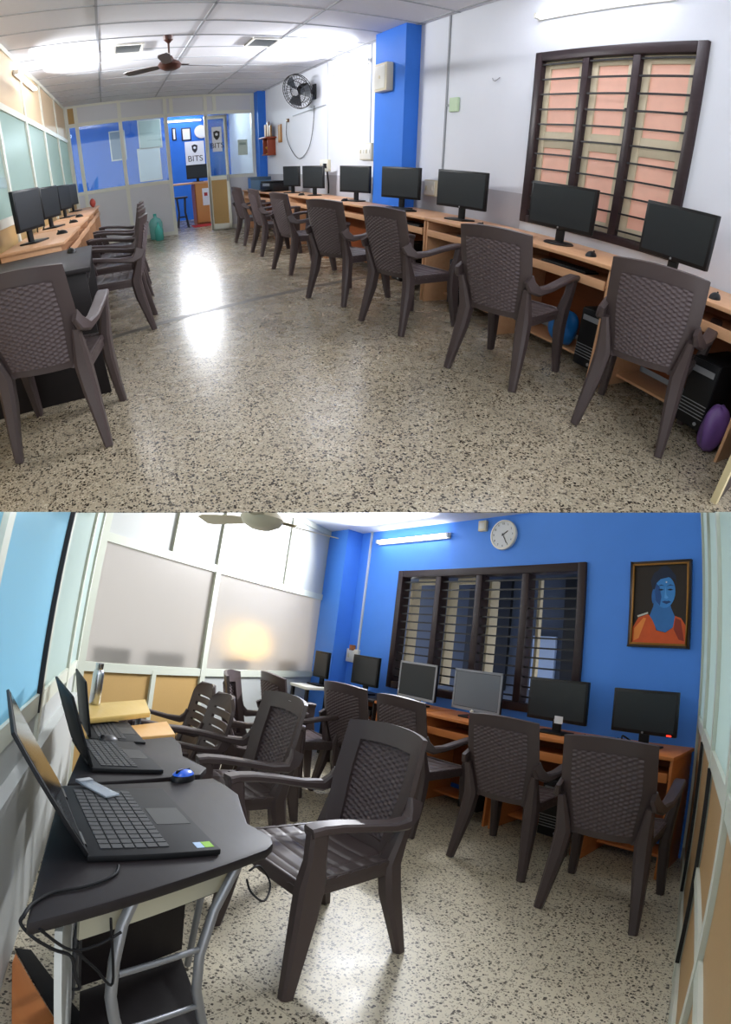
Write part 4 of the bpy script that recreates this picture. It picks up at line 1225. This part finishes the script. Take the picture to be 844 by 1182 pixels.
mons = [(-3.63, .46, .26, .28, 'small monitor in the pillar corner of the blue room', None, None), (-3.13, .27, .42, .30, 'black monitor below the white plug box on the blue wall', None, None), (-2.42, .24, .48, .33, 'dark monitor with a silver frame before the window', 'silver', None),
        (-1.72, .26, .50, .33, 'monitor with a pale grey lit screen before the window', 'grey', None), (-.98, .26, .50, .31, 'black monitor with a white note on its lower edge', None, 'note'), (-.31, .27, .46, .29, 'black monitor with a red power light below the painting', None, 'led')]
for x_, d_, w_, h_, lab, st_, ex in mons:
    p_ = WP(x_, d_, LZ)
    t_ = monitor(LO, p_ + Vector((0, 0, .001)), TW - .05, w_, h_, lab, Gm, 'rect', lit=SCREEN2 if st_ == 'grey' else None, led=ex == 'led', lift=.06 if st_ else .085, logo='disc' if ex else None)
    if st_:
        bz = [c for c in t_.children if c.name.startswith('bezel')][0]
        z0 = .06; f = MB().b(-w_ / 2 - .004, w_ / 2 + .004, -.021, -.012, z0 - .004, z0 + .02).b(-w_ / 2 - .004, w_ / 2 + .004, -.021, -.012, z0 + h_ - .014, z0 + h_ + .004).b(-w_ / 2 - .004, -w_ / 2 + .014, -.021, -.012, z0, z0 + h_).b(w_ / 2 - .014, w_ / 2 + .004, -.021, -.012, z0, z0 + h_)
        f.build('silver_rim', SILVER if st_ == 'silver' else mat('grey rim', '#8d929c', .4), bz)
    if ex == 'note': MB().b(.0, .07, -.0225, -.0205, .075, .13).build('note', PAPER, [c for c in t_.children if c.name.startswith('bezel')][0])
keyboard(LO, WP(-2.42, .42, LZ + .001), TW, 'white keyboard pale against the desk below the silver monitor', None)
kb = [c for c in bpy.data.objects if c.name.startswith('keyboard') and c.get('label', '').startswith('white keyboard')][0]
for c in kb.children:
    c.data = c.data.copy(); c.data.materials[0] = WHITEP if 'case' in c.name else mat('pale keys', '#c9c7bf', .5)
p_ = LO.z(667, 857, LZ); mouse(LO, WP(-.70, .36, LZ), TW + .2, 'black mouse on the desk before the noted monitor', 'mice of the blue room')
t_ = thing('desk_figurine', 'tiny red and white figurine at the foot of the grey lit monitor', 'figurine', LO, WP(-1.70, .34, LZ), TW)
MB().lathe([(.018, 0), (.024, .02), (.016, .045), (.01, .05)], (0, 0, 0), 14).build('body', RED, t_); MB().lathe([(.0, .046), (.014, .055), (.015, .066), (.0, .08)], (0, 0, 0), 14).build('head', WHITEP, t_)
for x_, lab in ((-1.72, 'black computer tower under the desk of the grey lit monitor'), (-1.0, 'black computer tower in shade behind the mid armchair')):
    tower(LO, WP(x_ + .18, .26, .079), TW, lab, 'towers of the blue room')
# cables behind the desk of the last monitor
cable(LO, [WP(-.42, .2, LZ + .02), WP(-.47, .22, LZ + .05), WP(-.5, .16, LZ + .01), WP(-.55, .10, LZ + .01)], .006, 'black lead beside the foot of the monitor below the painting')

# wall clock, switch box, white plug box, painting
x_, z_, p_ = BW(583, 618)
ck = thing('wall_clock', 'round white wall clock high on the blue wall above the window', 'clock', LO, (p_.x, p_.y, z_), TW)
MB().lathe([(.0, 0), (.135, 0), (.14, -.012), (.137, -.035), (.122, -.038), (.12, -.029)], (0, 0, 0), 40, 'y').build('rim', WHITEP, ck)
fc = MB().lathe([(.0, -.03), (.122, -.031)], (0, 0, 0), 40, 'y').build('face', PAPER, ck)
for k in range(12):
    a = PI / 2 - k * PI / 6; text('numeral', str(k or 12), .026, TXT, fc, (.102 * math.cos(a), -.0325, .102 * math.sin(a)), (PI / 2, 0, 0), .0004)
for a, l, w_ in ((R_(30), .062, .008), (R_(-62), .09, .006)): MB().bar((-.015 * math.cos(a), -.035, -.015 * math.sin(a)), (l * math.cos(a), -.035, l * math.sin(a)), w_, .002, (-math.sin(a), 0, math.cos(a))).build('hand', TXT, ck)
x_, z_, p_ = BW(560, 598)
t_ = thing('junction_box', 'small beige box at the ceiling edge beside the wall clock', 'junction box', LO, (p_.x, p_.y, min(z_, HL - .08)), TW); MB().b(-.045, .045, -.04, 0, -.05, .05).build('box', CREAMP, t_, bevel=.005); MB().b(-.03, .03, -.044, -.04, -.03, .03).build('cover', WHITEP, t_, bevel=.002)
x_, z_, p_ = BW(409, 757)
t_ = switch_board(LO, (p_.x, p_.y, z_), TW, .20, .15, 'white plug box on the blue wall above the second monitor', None, 2, False, WHITEP)
MB().b(-.01, .03, -.08, -.02, .06, .12).build('plug', mat('orange brown plug', '#a5653c', .5), t_, bevel=.004)
pc = [BW(*q) for q in ((733, 643), (802, 650), (795, 755), (722, 743))]
px_, pz_ = sum(c[0] for c in pc) / 4, sum(c[1] for c in pc) / 4
pw, ph_ = .46, .62
p_ = WP(px_, 0)
pt_ = thing('painting', 'framed painting of a blue faced figure in an orange robe', 'painting', LO, (p_.x, p_.y, pz_), TW, None, 0, R_(1.0))
fw = .026
f = MB()
for x0, x1, z0, z1 in ((-pw / 2, -pw / 2 + fw, -ph_ / 2, ph_ / 2), (pw / 2 - fw, pw / 2, -ph_ / 2, ph_ / 2), (-pw / 2, pw / 2, -ph_ / 2, -ph_ / 2 + fw), (-pw / 2, pw / 2, ph_ / 2 - fw, ph_ / 2)): f.b(x0, x1, -.03, 0, z0, z1)
fr0 = f.build('frame', mat('black brown frame', '#2a1c14', .4), pt_, bevel=.004)
g = MB()
for x0, x1, z0, z1 in ((-pw / 2 + .016, -pw / 2 + fw + .004, -ph_ / 2 + .016, ph_ / 2 - .016), (pw / 2 - fw - .004, pw / 2 - .016, -ph_ / 2 + .016, ph_ / 2 - .016), (-pw / 2 + .016, pw / 2 - .016, -ph_ / 2 + .016, -ph_ / 2 + fw + .004), (-pw / 2 + .016, pw / 2 - .016, ph_ / 2 - fw - .004, ph_ / 2 - .016)): g.b(x0, x1, -.034, -.02, z0, z1)
g.build('gilt_slip', GOLD, fr0, bevel=.002)
cv = MB().b(-pw / 2 + fw, pw / 2 - fw, -.016, -.006, -ph_ / 2 + fw, ph_ / 2 - fw).build('canvas', mat('dark brown canvas', '#2b211b', .6, noise=.35, nscale=14, stretch=(1, 1, .25)), pt_)


def paint(name, pts, c, y):
    return MB().upright(pts, -y - .0006, -y).build(name, mat('paint ' + c, c, .5, noise=.12, nscale=20), cv)


def ell(cx, cz, rx, rz, n=28, a0=0): return [(cx + rx * math.cos(a0 + 2 * PI * k / n), cz + rz * math.sin(a0 + 2 * PI * k / n)) for k in range(n)]


lo_ = -ph_ / 2 + fw
paint('robe', [(-.20, lo_), (-.20, -.17), (-.16, -.10), (-.09, -.075), (-.05, -.10), (-.02, -.19), (.05, -.205), (.10, -.17), (.115, -.085), (.16, -.10), (.195, -.15), (.205, lo_)], '#d4541f', .0165)
paint('neck', [(-.075, -.085), (-.05, -.02), (-.045, .03), (.07, .03), (.085, -.03), (.115, -.09), (.105, -.165), (.05, -.202), (-.015, -.188), (-.05, -.12)], '#2f6fb4', .0172)
paint('robe_fold', [(-.19, -.18), (-.12, -.10), (-.10, -.105), (-.15, -.25), (-.19, -.27)], '#f08a3c', .0172)
paint('robe_fold', [(.12, -.10), (.16, -.115), (.19, -.26), (.15, -.25), (.11, -.18)], '#8e2c16', .0172)
paint('face', ell(.035, .085, .078, .115), '#3b86cf', .0180)
paint('face_side', [(-.035, .15), (-.043, .08), (-.03, .02), (.0, -.015), (.01, .05), (-.005, .12)], '#1f4f8f', .0186)
paint('ear', ell(-.05, .055, .014, .052), '#2b66ac', .0186)
paint('hair', [(-.06, .10), (-.075, .17), (-.05, .225), (-.02, .24), (.0, .265), (.04, .275), (.07, .255), (.085, .235), (.115, .20), (.12, .14), (.105, .175), (.06, .19), (.0, .178), (-.03, .15), (-.045, .11)], '#14233f', .0190)
for cx in (.005, .075):
    paint('eye', [(cx - .024, .10), (cx, .108), (cx + .024, .10), (cx, .094)], '#0e1a30', .0190); paint('brow', [(cx - .03, .125), (cx, .138), (cx + .03, .128), (cx, .131)], '#12284a', .0190)
paint('nose', [(.04, .125), (.048, .06), (.064, .045), (.05, .035), (.032, .042), (.036, .08)], '#5aa2e4', .0190)
paint('mouth', [(.012, .013), (.035, .022), (.05, .019), (.068, .022), (.085, .012), (.05, -.002)], '#193d74', .0190)
paint('mark', ell(.045, .155, .006, .006, 12), '#d8d8d8', .0192)
paint('white_stroke', [(-.17, -.085), (-.09, -.06), (-.085, -.07), (-.165, -.098)], '#c9c4bb', .0182)

# ceiling fan of the blue room
hb = LO.z(305, 601, HL - .28)
d_ = LO.ray(303, 597); hb = LO.eye + d_ * 3.0
ceiling_fan(LO, hb, (R_(72), R_(190), R_(311)), 'cream ceiling fan cut by the top edge of the blue room', FANCR, mat('fan blade cream', '#cfc4ac', .45), max(HL - hb.z, .15), .50)

# armchairs of the blue room
GL = 'woven chairs along the blue wall'
chair_feet(LO, (640, 1042), (717, 1080), 'woven dark armchair in the corner below the painting', GL, -.02, 20)
chair_feet(LO, (530, 985), (597, 1018), 'woven dark armchair before the desk with the noted monitor', GL, -.02, 13)
for x_, y_, rz, lab in ((-1.97, 3.37, -10, 'woven dark armchair before the grey lit monitor'), (-2.62, 3.50, -4, 'woven dark armchair before the silver framed monitor'), (-3.02, 3.14, -18, 'woven dark armchair turned sideways by the blue pillar desks'), (-2.82, 2.60, -48, 'woven dark armchair standing against the frosted partition')):
    chair(LO, (x_, y_, 0), R_(rz), lab, GL)
GW = 'chairs along the laptop tables'
chair(LO, (-1.35, 1.57, 0), R_(170), 'woven dark armchair drawn up to the black table with curved tube legs', GW)
sc_ = chair(LO, (-2.17, 1.72, 0), R_(166), 'woven dark armchair with a pale sticker, at the second laptop table', GW)
MB().box((0, -.333, .868), (.026, .004, .024), Matrix.Rotation(-.24, 4, 'X')).build('sticker', PAPER, sc_)
chair(LO, (-2.66, 1.70, 0), R_(165), 'brown armchair with slotted back at the light wood table', 'slotted back chairs', True)
chair(LO, (-3.06, 1.84, 0), R_(165), 'brown armchair with slotted back beside the yellow wood table', 'slotted back chairs', True)

# plank and black sheet on the floor in the near corner below the panes
for nm, pp_, z0, z1, m_, lab in (('wooden_plank', ((14, 1120), (18, 1108), (64, 1186), (14, 1205)), 0, .03, WOODO, 'orange wooden plank on the floor in the corner below the pale blue panes'),
                                 ('black_sheet', ((17, 1096), (36, 1098), (106, 1186), (70, 1186)), 0, .008, BLKMAT, 'black sheet on the floor between orange plank and white panel')):
    P1 = [LO.z(*p, 0) for p in pp_]
    o = MB().prism([(p.x, p.y) for p in P1], z0, z1).build(nm, m_, None, bevel=.002, room=LO); tag(o, lab, nm.split('_')[1])

# laptop tables along the pale blue panes
def table(pts, z, m_, label, curved=False, th=.028):
    t_ = thing('laptop_table', label, 'table', LO, (0, 0, 0), 0, 'laptop tables')
    MB().prism([(p.x, p.y) for p in pts], z - th, z).build('top', m_, t_, bevel=.006)
    return t_


A_, B_, C_, D_ = [LO.z(*p, .76) for p in ((30, 1066), (322, 975), (255, 897), (72, 906))]
ba = (B_ - A_); bc = (C_ - B_)
top = [A_, A_ + ba * .5, A_ + ba * .93, B_ - ba * .02 + bc * .03, B_ + bc * .10, B_ + bc * .30 + (A_ - B_) * .06, B_ + bc * .5 + (A_ - B_) * .02, B_ + bc * .68 - (A_ - B_) * .02, B_ + bc * .86 + (A_ - B_) * .01, C_ + (D_ - C_) * .06, C_ + (D_ - C_) * .5, D_]
t1 = table(top, .76, WOODB, 'black laptop table with wavy front on curved grey tube legs')
nAB = Vector((-(B_ - A_).y, (B_ - A_).x, 0)).normalized()
base = A_ + Vector((0, 0, -.76))


def onside(px, py, off=0.0): return LO.v(px, py, base, nAB)


for pp_ in (((168, 1036), (152, 1075), (142, 1120), (138, 1160), (142, 1185), (150, 1215), (160, 1250)), ((288, 996), (258, 1056), (241, 1108), (237, 1150), (243, 1185), (254, 1225), (268, 1262))):
    P3 = [onside(*p) for p in pp_]
    P3 = [p + nAB * .03 for p in P3]; P3[0].z = .735
    end = P3[-1].copy(); end.z = .012; P3.append(end)
    MB().tube(P3, .0125, 12).build('tube_leg', GREYTUBE, t1, smooth=60)
for p0, p1 in (((146, 1134), (239, 1103)), ((160, 1196), (243, 1166))):
    MB().tube([onside(*p0) + nAB * .03, onside(*p1) + nAB * .03], .0075, 10).build('rung', GREYTUBE, t1, smooth=60)
inn = nAB if (C_ - B_).dot(nAB) > 0 else -nAB
u_ = (B_ - A_).normalized()
far0, far1 = D_ + (C_ - D_) * .1, C_ + (D_ - C_) * .12
for p in (far0, far1): MB().tube([Vector((p.x, p.y, .735)), Vector((p.x, p.y, .4)) - inn * .05, Vector((p.x, p.y, .012))], .0125, 12).build('tube_leg', GREYTUBE, t1, smooth=60)
q0 = A_ + (D_ - A_) * .25; q1 = B_ + (C_ - B_) * .12; q2 = C_ + (B_ - C_) * .2; q3 = D_ + (A_ - D_) * .2
q0 = A_ + u_ * .14 + inn * .06; q1 = B_ - u_ * .10 + inn * .06; q2 = q1 + (C_ - B_) * .8; q3 = q0 + (D_ - A_) * .7
MB().prism([(p.x, p.y) for p in (q0, q1, q2, q3)], .645, .66).build('keyboard_tray', WOODB, t1)
MB().bar(Vector((q0.x, q0.y, .675)), Vector((q1.x, q1.y, .675)), .05, .008, (0, 0, 1)).build('metal_rail', mat('cream metal', '#b9b6a4', .4, .3), t1)
MB().prism([(p.x, p.y) for p in (q0, q1, q2, q3)], .10, .125).build('low_shelf', WOODB, t1)
MB().bar(Vector((q3.x, q3.y, .40)), Vector((q2.x, q2.y, .40)), .5, .015, (0, 0, 1)).build('back_board', WOODB, t1)
ad = (D_ - A_).normalized(); ai = Vector((ad.y, -ad.x, 0)); ai = ai if ai.dot(B_ - A_) > 0 else -ai
w0, w1 = A_ + ai * .05 + ad * .06, D_ + ai * .05
MB().bar(Vector((w0.x, w0.y, .36)), Vector((w1.x, w1.y, .36)), .70, .014, (0, 0, 1)).build('back_panel', mat('pale grey laminate', '#c4c6c4', .5), t1)
E2, F2, G2, H2 = [LO.z(*p, .76) for p in ((75, 903), (245, 891), (200, 848), (97, 856))]
off = Vector((-.012, .012, 0))
t2 = table([E2 + off, E2 + (F2 - E2) * .9 + off, F2 + (G2 - F2) * .12 + off, F2 + (G2 - F2) * .45 + (E2 - F2) * .08, F2 + (G2 - F2) * .75, G2, H2], .752, WOODB, 'black laptop table, second in the row')
t3 = table([LO.z(*p, .75) for p in ((97, 853), (203, 846), (193, 831), (102, 841))], .745, wood('light wood', '#c99a5c', '#d6a86a'), 'light wood laptop table, third in the row')
t4 = table([LO.z(*p, .80) for p in ((101, 829), (174, 822), (168, 807), (98, 812))], .80, WOODY, 'yellow wood table with a steel bottle at the partition end')
for t_, k in ((t2, .75), (t3, .74), (t4, .79)):
    vs = [v.co for v in t_.children[0].data.vertices]; cx = sum(v.x for v in vs) / len(vs); cy = sum(v.y for v in vs) / len(vs)
    ex = sorted(vs, key=lambda v: v.x); ey = sorted(vs, key=lambda v: v.y)
    for v in (ex[0], ex[-1], ey[0], ey[-1]):
        p_ = Vector((cx + (v.x - cx) * .8, cy + (v.y - cy) * .8, 0)); MB().tube([p_ + Vector((0, 0, k - .03)), p_ + Vector((0, 0, 0))], .016, 10).build('leg', GREYTUBE, t_)


def laptop(loc, rz, w_, d_, tilt, label, sticker=False):
    """hinge along local x at y = 0, keyboard deck toward -y"""
    t_ = thing('laptop', label, 'laptop', LO, loc, rz, 'laptops on the side tables')
    bs = MB().b(-w_ / 2, w_ / 2, -d_, 0, 0, .016).build('deck', BLKMAT, t_, bevel=.004)
    k = MB(); n = 15
    kw = w_ * .86
    for r in range(6):
        for c in range(n): k.b(-kw / 2 + kw * c / n + .001, -kw / 2 + kw * (c + .86) / n, -.035 - (d_ * .52) * (r + .86) / 6, -.035 - (d_ * .52) * r / 6, .015, .0185)
    k.build('keys', KEY, bs)
    MB().b(-.055, .055, -d_ + .015, -d_ * .66, .0155, .0168).build('touchpad', mat('touchpad grey', '#18191c', .45), bs)
    if sticker: MB().b(-w_ / 2 + .015, -w_ / 2 + .045, -d_ + .012, -d_ + .035, .0155, .0168).build('sticker', mat('green label', '#7fae2e', .5), bs); MB().b(-w_ / 2 + .015, -w_ / 2 + .045, -d_ + .036, -d_ + .055, .0155, .0168).build('sticker', mat('pale blue label', '#9db4cf', .5), bs)
    M_ = Matrix.Translation((0, .0, .018)) @ Matrix.Rotation(-tilt, 4, 'X')
    ld = MB().b(-w_ / 2, w_ / 2, -.004, .005, 0, d_ * .98); ld.v = [tuple(M_ @ Vector(v)) for v in ld.v]
    l_ = ld.build('lid', BLKMAT, t_, bevel=.002)
    sc = MB().b(-w_ / 2 + .008, w_ / 2 - .008, -.0055, -.0035, .018, d_ * .98 - .008); sc.v = [tuple(M_ @ Vector(v)) for v in sc.v]; sc.build('screen', mat('glossy dark screen', '#15171b', .08), l_)
    for q in (-.4, .25): MB().tube([(w_ * q, 0, .017), (w_ * (q + .15), 0, .017)], .008, 8).build('hinge', BLKPL, t_)
    return t_


def lap_at(p_hinge0, p_hinge1, p_front, z, tilt, label, sticker=False, w_=None, d_=None, rz=None):
    h0, h1, fr_ = LO.z(*p_hinge0, z), LO.z(*p_hinge1, z), LO.z(*p_front, z)
    e = h1 - h0; w0 = e.length; ang0 = math.atan2(-e.y, -e.x) if rz is None else rz
    return laptop((h0 + h1) / 2 + Vector((0, 0, .001)), ang0, w_ or w0, d_ or .25, tilt, label, sticker)


lap_at((80, 1008), (83, 908), (220, 965), .76, R_(34), 'large open black laptop on the black table with wavy front', True, w_=.43, d_=.31, rz=R_(168))
lap_at((95, 890), (92, 858), (172, 880), .752, R_(22), 'open black laptop on the second black table', False, w_=.36, d_=.25, rz=R_(170))
lap_at((98, 850), (97, 838), (158, 842), .745, R_(12), 'open black laptop on the light wood table', False, w_=.34, d_=.23, rz=R_(166))
p_ = LO.z(211, 900, .76); mouse(LO, p_, R_(200), 'blue and black mouse on the black table with wavy front', 'mice of the blue room', BLUEPL)
p_ = LO.z(124, 858, .752); mouse(LO, LO.z(190, 856, .752) * 0 + p_, R_(200), 'black mouse beside the second open laptop', 'mice of the blue room')
p_ = LO.z(122, 830, .745); mouse(LO, p_, R_(200), 'black mouse beside the laptop on light wood', 'mice of the blue room')
p_ = LO.z(109, 813, .80)
t_ = thing('steel_bottle', 'brushed steel flask on the yellow wood table', 'bottle', LO, p_ + Vector((0, 0, .001)))
MB().lathe([(.0, 0), (.026, 0), (.028, .006), (.028, .15), (.023, .17), (.017, .176)], (0, 0, 0), 28).build('body', STEEL, t_, smooth=50); MB().lathe([(.018, .174), (.02, .178), (.02, .205), (.0, .208)], (0, 0, 0), 24).build('cap', STEEL, t_, smooth=50)
p_ = LO.z(112, 911, .78)
t_ = thing('clear_pouch', 'clear plastic pouch lying across the large laptop hinge', 'pouch', LO, (p_.x, p_.y, .781), R_(15))
MB().b(-.07, .07, -.025, .025, 0, .006).build('pouch', mat('clear grey plastic', '#9aa3ad', .15, alpha=.6), t_, bevel=.002); MB().b(-.07, -.05, -.025, .025, .006, .009).build('seal', SILVER, t_)
cable(LO, [LO.z(137, 999, .766), LO.z(134, 1008, .765), LO.z(120, 1016, .765), LO.z(95, 1024, .765), LO.z(62, 1030, .765), LO.z(38, 1043, .765), LO.z(28, 1056, .765), LO.z(24, 1066, .75)] + [onside(38, 1082), onside(62, 1096), onside(82, 1104), onside(87, 1125), onside(92, 1140), onside(84, 1142)], .0035, 'black laptop charger lead trailing over the table edge')
cable(LO, [onside(45, 1072), onside(80, 1096), onside(110, 1092), onside(140, 1076)], .003, 'thin black lead looping under the black table')
cable(LO, [onside(86, 1096), onside(110, 1118), onside(130, 1135), onside(128, 1060)], .003, 'thin black lead hanging beside the curved tube leg')
cable(LO, [LO.z(288, 1005, .68), LO.z(300, 1000, .68), LO.z(312, 1020, .62), LO.z(305, 1040, .6), LO.z(290, 1030, .62), LO.z(285, 1015, .66)], .003, 'black lead curled at the end of the keyboard tray')

# seen blurred through the frosted partition: monitors and a warm lamp in the next room
n2 = Vector((-e_.y, e_.x, 0))
bt = thing('long_bench', 'long bench behind the frosted partition carrying dark monitors', 'bench', LO, (0, 0, 0))
o = linebox(MB(), PA, PB, .2, L_ - .45, .08, .55, .61, .64).build('top', WOODY, bt); linebox(MB(), PA, PB, .3, .33, .1, .5, 0, .61).build('end_panel', WOODY, bt); linebox(MB(), PA, PB, L_ - .6, L_ - .57, .1, .5, 0, .61).build('end_panel', WOODY, bt)
for px, w_, lab in ((143, .34, 'dark monitor seen blurred through the frosted pane, next to the pale blue glass'), (206, .42, 'dark monitor seen blurred through the frosted pane before the middle post'), (287, .36, 'dark monitor seen blurred through the frosted pane just past the middle post'), (346, .36, 'dark monitor seen blurred in the yellow glow of the frosted pane')):
    s_ = PT(px, 770)[0]; p_ = PA + e_ * s_ + n2 * .17
    monitor(LO, (p_.x, p_.y, .641), math.atan2(e_.y, e_.x), w_, .26, lab, 'monitors behind the frosted partition', lift=.06)
s_, z_ = PT(356, 738); p_ = PA + e_ * s_ + n2 * .85
t_ = thing('floor_lamp', 'warm yellow lamp glowing behind the frosted partition', 'lamp', LO, (p_.x, p_.y, 0))
MB().lathe([(.16, 0), (.16, .02), (.014, .035), (.014, .96)], (0, 0, 0), 20).build('stand', SILVER, t_)
MB().lathe([(.0, .95), (.09, .98), (.15, 1.10), (.10, 1.22), (.0, 1.26)], (0, 0, 0), 24).build('globe', emitter('warm lamp globe', '#ffc445', 12.0), t_, smooth=60)
l = bpy.data.lights.new('lamp_glow', 'POINT'); l.energy = 48; l.color = (1, .72, .25); l.shadow_soft_size = .16
lo = bpy.data.objects.new('lamp_glow', l); COL.objects.link(lo); lo.parent = t_; lo.location = (0, 0, 1.1)
